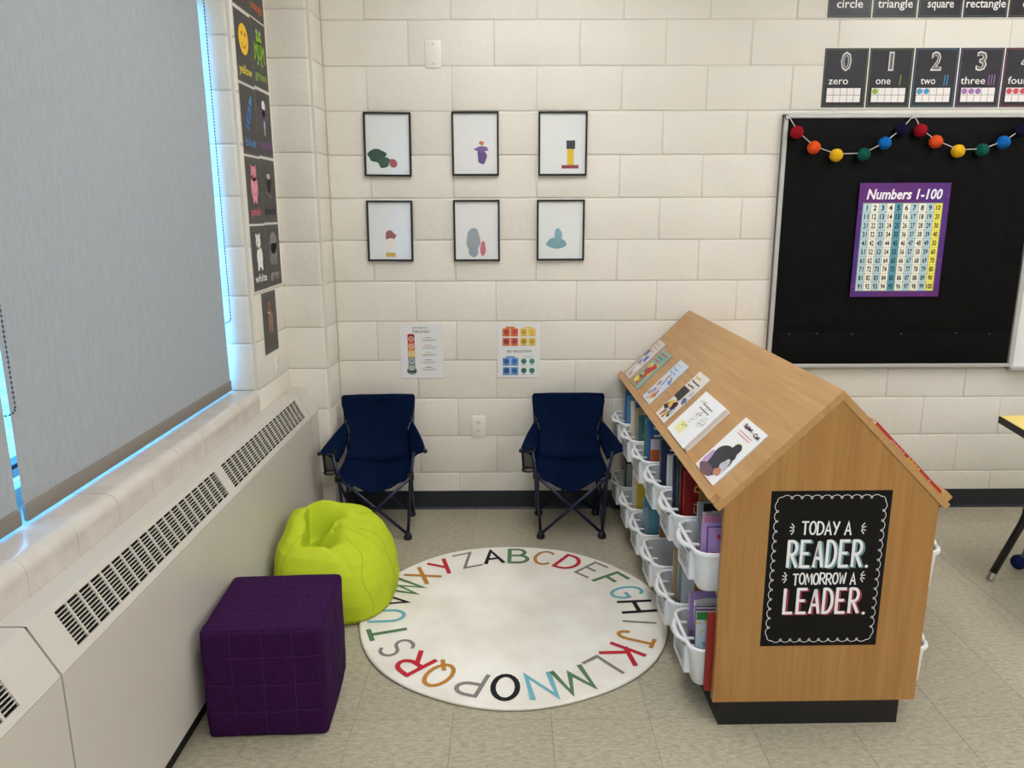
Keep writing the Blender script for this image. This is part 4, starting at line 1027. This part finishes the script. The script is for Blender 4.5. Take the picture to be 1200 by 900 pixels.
# ---------------------------------------------------------------- camping chairs
navy = mat('chair_canvas', (7,22,50), .7, .04, (700, .25, .001)); tubem = mat('chair_tube', (20,26,58), .3, .5); plas = mat('chair_plastic', (18,18,21), .45, .4)
netm = bpy.data.materials.new('cup_net'); netm.use_nodes = True; N = netm.node_tree.nodes; L = netm.node_tree.links
for n_ in list(N): N.remove(n_)
ou = N.new('ShaderNodeOutputMaterial'); tr = N.new('ShaderNodeBsdfTransparent'); df = N.new('ShaderNodeBsdfDiffuse'); df.inputs[0].default_value = (.012,.012,.015,1); mx = N.new('ShaderNodeMixShader'); mx.inputs[0].default_value = .55
L.new(tr.outputs[0], mx.inputs[1]); L.new(df.outputs[0], mx.inputs[2]); L.new(mx.outputs[0], ou.inputs[0])
def thick(b, rows, m, th=.003):
    """two-sided cloth of a small thickness from a grid of points"""
    bm = bmesh.new(); g = [[bm.verts.new(p) for p in r] for r in rows]
    for a in range(len(g)-1):
        for c in range(len(g[0])-1): bm.faces.new((g[a][c], g[a][c+1], g[a+1][c+1], g[a+1][c]))
    bmesh.ops.recalc_face_normals(bm, faces=bm.faces); bmesh.ops.solidify(bm, geom=bm.faces[:], thickness=th); b.bm(bm, m)
def camp_chair(lab, loc, rz, seed):
    t = thing('camping_chair', lab, 'chair', loc, (0, 0, rz), 'folding camping chairs by the back wall')
    r = random.Random(seed)
    # fabric: one continuous sling from back top to seat front; (y, z, half width, sag, sag direction 0 back .. 1 down)
    prof = [(.150,.652,.182,.000,0),(.147,.640,.185,.004,0),(.141,.612,.185,.010,0),(.132,.572,.176,.016,0),(.122,.532,.162,.021,0),(.111,.49,.149,.026,.04),(.098,.45,.146,.031,.1),(.083,.415,.150,.036,.2),(.062,.386,.157,.042,.36),(.036,.364,.163,.048,.6),
            (.004,.349,.169,.052,.82),(-.03,.340,.173,.055,.95),(-.065,.335,.177,.060,1),(-.10,.332,.181,.072,1),(-.122,.331,.184,.083,1),(-.137,.330,.186,.096,1)]
    def grid(pf):
        n = 28; rows = []
        for (y, z, hw, sg, dn) in pf:
            row = []
            for i in range(n+1):
                u = -1+2*i/n; e = (1-abs(u)**2)*(1-dn)+(1-abs(u)**1.18)*dn
                wr = .008*noise.noise(Vector((u*2.2+seed*7, z*8-abs(u)*2, y*9)))+.005*noise.noise(Vector((u*5+z*14, seed*3, y*20)))+.003*noise.noise(Vector((u*3-z*25+seed, y*10, 1.7)))
                row.append((u*hw, y+sg*e*(1-dn)+wr*(1-dn*.6), z-sg*e*dn+wr*dn))
            rows.append(row)
        return rows
    G = grid(prof)
    b = MB(); thick(b, G[:10], navy, .004); b.build('backrest', t, smooth=True)
    b = MB(); thick(b, G[9:], navy, .004); b.build('seat', t, smooth=True)
    # top hem rolled over the poles
    b = MB(); b.tube([(-.178, .150, .652), (-.09, .155, .654), (0, .157, .653), (.09, .155, .654), (.178, .150, .652)], .006, navy, 8); b.build('top_hem', t, smooth=True)
    for sg in (-1, 1):
        # front upright, back pole, three crossing pairs
        b = MB(); b.tube([(sg*.150, -.150, .014), (sg*.170, -.138, .310), (sg*.192, -.15, .44)], .0075, tubem, 10); b.build('front_upright', t, smooth=True)
        b = MB(); b.tube([(sg*.150, .145, .014), (sg*.158, .135, .30), (sg*.178, .160, .645)], .0075, tubem, 10); b.build('back_pole', t, smooth=True)
        b = MB(); b.tube([(sg*-.143, -.152-.004*sg, .03), (sg*.172, -.146-.010*sg, .318)], .0075, tubem, 10); b.build('cross_tube', t, smooth=True)
        b = MB(); b.tube([(sg*-.143, .142+.006*sg, .03), (sg*.160, .136+.008*sg, .30)], .0065, tubem, 10); b.build('cross_tube', t, smooth=True)
        b = MB(); b.tube([(sg*.152, -.145, .03), (sg*.162, .130, .30)], .0065, tubem, 8); b.tube([(sg*.160, .138, .03), (sg*.176, -.13, .31)], .0065, tubem, 8); b.build('side_tubes', t, smooth=True)
        for y in (-.150, .145):
            b = MB(); b.rings([[(sg*.150+q*math.cos(a*PI/8), y+q*math.sin(a*PI/8), z) for a in range(16)] for (q, z) in ((.018,0),(.0205,.004),(.0205,.016),(.015,.022),(.0125,.036),(.010,.038))], plas, cap0=True, cap1=True); b.build('foot', t, smooth=True, ang=50)
        b = MB(); b.rbox(sg*.172-.016, sg*.172+.016, -.158, -.124, .302, .334, .006, plas); b.build('corner_joint', t, smooth=True, ang=40)
        # arm rest: cloth strap from the back pole out to the front upright
        A0, A1 = Vector((sg*.166, .125, .53)), Vector((sg*.247, -.165, .462)); I0, I1 = Vector((sg*.146, .09, .465)), Vector((sg*.168, -.13, .40))
        rows = []
        for i in range(11):
            f = i/10; row = []
            o_ = A0.lerp(A1, f)+Vector((sg*.012*math.sin(f*PI), 0, -.012*math.sin(f*PI))); i_ = I0.lerp(I1, f)+Vector((0, 0, -.018*math.sin(f*PI)))
            for j in range(6): g = j/5; q = o_.lerp(i_, g)+Vector((0, 0, .010*math.sin(g*PI))); row.append(tuple(q))
            rows.append(row)
        b = MB(); thick(b, rows, navy, .004); arm = b.build('armrest', t, smooth=True)
        b = MB(); b.rbox(sg*.247-.010, sg*.247+.010, -.185, -.158, .447, .463, .005, plas); b.build('arm_tip', t, smooth=True, ang=40)
        b = MB(); b.tube([(sg*.247, -.168, .458), (sg*.205, -.155, .438), (sg*.167, -.135, .402)], .006, navy, 8); b.build('arm_hem', t, smooth=True)
        b = MB(); b.tube([(sg*.162, .118, .535), (sg*.168, .105, .515)], .008, plas, 8); b.build('arm_clip', t, smooth=True)
    # net cup holder under the arm on the left of the picture
    cx, cy, z1, z0 = -.213, -.13, .446, .345
    cup = MB(); cup.rings([[(cx+.033*math.cos(a*PI/10), cy+.033*math.sin(a*PI/10), z1) for a in range(20)], [(cx+.030*math.cos(a*PI/10)+.004, cy+.030*math.sin(a*PI/10), z0) for a in range(20)]], netm, cap1=False, cap0=False); cup = cup.build('cup_holder', t, smooth=True)
    for z, q in ((z1, .034), (z0, .031)):
        b = MB(); b.tube([(cx+q*math.cos(a*PI/10)+(.004 if z == z0 else 0), cy+q*math.sin(a*PI/10), z) for a in range(20)], .0042, plas, 6, close=True); b.build('ring', cup, smooth=True)
    for a in (.6, 2.5, 4.0, 5.6): b = MB(); b.tube([(cx+.034*math.cos(a), cy+.034*math.sin(a), z1), (cx+.004+.031*math.cos(a), cy+.031*math.sin(a), z0)], .0035, plas, 6); b.build('strap', cup, smooth=True)
    return t
camp_chair('navy blue folding camping chair beside the bookcase, the right one', (.978, -.235, .0003), 0, 1)
camp_chair('navy blue folding camping chair in the corner behind the lime bean bag', (.02, -.25, .0003), .06, 2)

# ---------------------------------------------------------------- lime bean bag
lime = mat('bean_bag_cloth', (184,200,44), .75, .15, (350, .15, .001))
seamc = mat('bean_bag_seam', (150,166,26), .8)
BBL = Vector((-.022, -.955, .0008))
RUGC = Vector((.689, -1.107))
def sstep(a, b, x): f = max(0, min(1, (x-a)/(b-a))); return f*f*(3-2*f)
def bag(u, v):
    """u: 0..1 around, v: 0..1 from the floor to the crown"""
    a = u*2*PI; ca, sa = math.cos(a), math.sin(a)
    prof = [(0,.84),(.02,.92),(.08,.98),(.2,1.0),(.34,.995),(.47,.96),(.58,.90),(.68,.80),(.78,.66),(.88,.44),(1,.0)]
    hz = [(0,0),(.02,.005),(.08,.03),(.2,.10),(.34,.17),(.47,.232),(.58,.275),(.68,.303),(.78,.319),(.88,.326),(1,.328)]
    def ip(t, tb):
        for (x0, y0), (x1, y1) in zip(tb, tb[1:]):
            if t <= x1: f = (t-x0)/(x1-x0); f = f*f*(3-2*f)*.3+f*.7; return y0+(y1-y0)*f
        return tb[-1][1]
    r, z = ip(v, prof), ip(v, hz)
    sq = 1/((abs(ca)**2.6+abs(sa)**2.6)**(1/2.6))          # slightly squared plan
    x = r*.228*ca*sq; y = r*.262*sa*sq
    zz = z/.338
    y -= .075*sstep(-.02, .2, -x)*(1-sstep(-.05, .15, y))*(1-.6*zz)
    x -= .03*zz**2; y += .045*zz**2
    z *= 1+.09*(-ca*.65+sa*.4)*zz
    # right front shoulder lower than the wall side
    z -= .05*sstep(-.02, .2, x-y*.25)*zz
    P = Vector((x, y, z))
    top = sstep(.13, .25, z)
    # fold: a line on the crown from the back to the front, cloth stands up left of it and drops right of it
    f0 = Vector((-.165, .13)); f1 = Vector((-.135, -.15)); t = (f1-f0).normalized(); nr = Vector((-t.y, t.x))
    q = Vector((x, y))-f0; al = q.dot(t)/(f1-f0).length; s_ = q.dot(nr)+.012*math.sin(al*5)
    win = sstep(-.12, .22, al)*(1-sstep(.72, 1.12, al))
    if s_ > 0: P.z -= .15*win*top*sstep(0, .018, s_)*(1-sstep(.03, .19, s_))
    P.z += .030*win*top*math.exp(-((s_+.022)/.03)**2)
    P.x += .026*win*top*math.exp(-((s_+.006)/.018)**2)     # the lip leans over the hollow
    # back rim of the hollow pinched into a small peak
    P.z += .014*top*math.exp(-(((x+.085)/.06)**2+((y-.165)/.03)**2)) - .045*top*math.exp(-(((x+.07)/.08)**2+((y-.105)/.016)**2))
    # soft folds running out of the hollow to the right
    for (o_, m_, am, wd) in ((.02, .25, .010, .016), (-.075, .75, -.009, .018), (.085, -.1, -.007, .014), (-.02, .55, .006, .012)):
        dline = (y-o_)+m_*(x+.09); P.z += am*top*math.exp(-(dline/wd)**2)*sstep(-.11, -.04, x)*(1-sstep(.06, .19, x))
    n = noise.noise(Vector((x*9, y*9, z*6)))*.009+noise.noise(Vector((x*22+3, y*22, z*13)))*.003
    k = min(1, z/.06)
    P += Vector((ca*n*k, sa*n*k, n*.4*k))
    P += Vector((ca, sa, 0))*(.004*math.sin(a*9+2*math.sin(a*2))*math.exp(-((z-.06)/.06)**2)*k)
    # lies on the floor and over the rim of the rug
    dist = (Vector((P.x+BBL.x, P.y+BBL.y))-RUGC).length
    P.z = max(P.z, .0142*(1-sstep(.598, .625, dist)))
    P.x = max(P.x, -.2475)
    return P
bb = thing('bean_bag', 'lime green bean bag with a sunken seat beside the convector cover', 'bean bag', BBL)
b = MB(); NU, NV = 240, 150
b.rings([[bag(i/NU, j/NV) for i in range(NU)] for j in range(NV)]+[[bag(i/NU, .9999) for i in range(NU)]], lime, cap0=True); b.build('cushion', bb, smooth=True)
for k, u in enumerate((.86, .985, .12, .29, .45, .64)):
    b = MB(); b.tube([bag(u+.01*math.sin(j*.2), .03+.84*j/50)+Vector((0,0,.0004)) for j in range(51)], .0011, seamc, 5); b.build('seam', bb, smooth=True)
b = MB(); b.tube([bag(i/NU, .045) for i in range(NU)], .0018, seamc, 5, close=True); b.build('piping', bb, smooth=True)

# ---------------------------------------------------------------- purple tufted ottoman
pur = mat('ottoman_cloth', (47,18,56), .9, .08, (600, .35, .0012), var=(90, (55,23,66))); thr = mat('ottoman_thread', (74,42,86), .9, .05)
ot = thing('ottoman_cube', 'dark purple tufted cube ottoman in front of the bean bag', 'ottoman', (-.068, -1.652, .0005), (0, 0, .05))
HX, HY, HH, RRD = .181, .178, .362, .016
def cubept(u, v, ax, sg):
    """point on a rounded, tufted cube face; u,v in -1..1"""
    def tf(u, v):
        d = 0
        for q in (-.5, 0, .5):
            d += .0014*(math.exp(-((u-q)/.02)**2)+math.exp(-((v-q)/.02)**2))
            for p in (-.5, 0, .5): d += .0042*math.exp(-(((u-q)**2+(v-p)**2)/.006))
        return d
    h = Vector((HX, HY, HH/2)); p = [0, 0, 0]; o_ = [i for i in range(3) if i != ax]
    p[ax] = sg*h[ax]; p[o_[0]] = u*h[o_[0]]; p[o_[1]] = v*h[o_[1]]; p = Vector(p)
    # round edges
    inner = Vector([max(-(h[i]-RRD), min(h[i]-RRD, p[i])) for i in range(3)]); dd = p-inner
    if dd.length > 1e-9: p = inner+dd.normalized()*RRD if dd.length > RRD*.999 else p
    nrm = Vector((0, 0, 0)); nrm[ax] = sg
    edge = max(abs(u), abs(v)); bulge = .008*(1-u*u)*(1-v*v)
    k = 1 if edge < .93 else max(0, (1-edge)/.07)
    if not (ax == 2 and sg < 0): p = p+nrm*(bulge-tf(u, v)*k)
    wv = .003*noise.noise(p*14)
    return Vector((p.x+wv, p.y+wv, p.z+HH/2))
b = MB(); n = 44
for ax in range(3):
    for sg in (-1, 1):
        b.rings([[cubept(-1+2*i/n, -1+2*j/n, ax, sg) for i in range(n+1)] for j in range(n+1)], pur, closed=False)
o = b.build('cushion', ot, smooth=True)
bm = bmesh.new(); bm.from_mesh(o.data); bmesh.ops.remove_doubles(bm, verts=bm.verts, dist=.0004); bmesh.ops.recalc_face_normals(bm, faces=bm.faces); bm.to_mesh(o.data); bm.free()
o.data.polygons.foreach_set('use_smooth', [True]*len(o.data.polygons))
b = MB()
for (ax, sg) in ((2, 1), (1, -1), (0, 1)):
    nrm = Vector((0,0,0)); nrm[ax] = sg
    for q in (-.5, 0, .5):
        b.tube([cubept(q, -.97+1.94*i/40, ax, sg)+nrm*.0004 for i in range(41)], .0009, thr, 4); b.tube([cubept(-.97+1.94*i/40, q, ax, sg)+nrm*.0004 for i in range(41)], .0009, thr, 4)
b.build('stitching', ot, smooth=True)
b = MB()
for (ax, sg) in ((2, 1),):
    ed = [cubept(-.985+1.97*i/20, -.985, ax, sg) for i in range(21)]+[cubept(.985, -.985+1.97*i/20, ax, sg) for i in range(1, 21)]+[cubept(.985-1.97*i/20, .985, ax, sg) for i in range(1, 21)]+[cubept(-.985, .985-1.97*i/20, ax, sg) for i in range(1, 20)]
    b.tube([p+Vector((0, 0, .0005)) for p in ed], .0014, pur, 5, close=True)
b.build('welt', ot, smooth=True)

# ---------------------------------------------------------------- table and chair at the right edge
yel = mat('table_laminate', (236,206,96), .3, .45); edgem = mat('table_edge', (22,22,24), .5); legm = mat('table_leg_black', (20,20,22), .35, .45); chr_ = mat('chrome_foot', (196,196,196), .25, .5, metal=.8)
t = thing('activity_table', 'yellow topped table with black edge and splayed black legs, right edge', 'table', (3.33, -1.0, 0))
top = [(-.545, .30), (.6, .36), (.6, -.34), (-.66, -.34)]
def ins(poly, d):
    cx = sum(p[0] for p in poly)/4; cy = sum(p[1] for p in poly)/4
    return [(p[0]-d*(1 if p[0] > cx else -1), p[1]-d*(1 if p[1] > cy else -1)) for p in poly]
b = MB(); b.prism(top[::-1], 'z', .668, .6975, edgem); b.build('edge_band', t)
b = MB(); b.prism(ins(top, .003)[::-1], 'z', .6976, .6995, yel); b.build('table_top', t)
for (fx_, fy_, sx) in ((-.568, .16, 1), (-.61, -.24, 1), (.56, .2, -1), (.56, -.24, -1)):
    b = MB(); b.tube([(fx_, fy_, .03), (fx_+sx*.092, fy_, .255), (fx_+sx*.105, fy_, .30), (fx_+sx*.108, fy_, .35), (fx_+sx*.108, fy_, .668)], .0155, legm, 12); lg = b.build('leg', t, smooth=True)
    b = MB(); b.tube([(fx_-sx*.0085, fy_, .006), (fx_+sx*.003, fy_, .036)], .0165, chr_, 12); b.build('foot_cap', lg, smooth=True, ang=50)
t = thing('student_chair', 'grey legged school chair with navy ball feet, mostly cut off at right', 'chair', (3.13, -.95, 0))
sm_ = mat('chair_shell', (40,70,130), .4); gl_ = mat('chair_leg_grey', (150,148,142), .35, .5, metal=.4); nb = mat('navy_ball', (18,28,66), .9, .1, (300, .5, .002))
b = MB(); b.rbox(-.14, .14, -.17, .17, .34, .356, .007, sm_); b.build('seat', t, smooth=True, ang=40)
rows = [[(x*.16, -.19-.03*(z-.45)/.2-.02*(1-x*x), z) for x in [-1+.2*i for i in range(11)]] for z in (.45, .5, .55, .6, .64)]
b = MB(); thick(b, rows, sm_, .008); b.build('backrest', t, smooth=True)
for sx in (-1, 1):
    for (fy_, ty) in ((.215, .14), (-.215, -.15)):
        b = MB(); b.tube([(sx*.185, fy_, .03), (sx*.125, ty, .345)], .0105, gl_, 10); lg = b.build('leg', t, smooth=True)
        bm = bmesh.new(); bmesh.ops.create_icosphere(bm, subdivisions=3, radius=.033, matrix=Matrix.Translation((sx*.186, fy_, .0335))); b = MB(); b.bm(bm, nb); b.build('ball_foot', lg, smooth=True)
    b = MB(); b.tube([(sx*.12, -.15, .35), (sx*.125, -.19, .40), (sx*.125, -.20, .56)], .0095, gl_, 10); b.build('back_support', t, smooth=True)
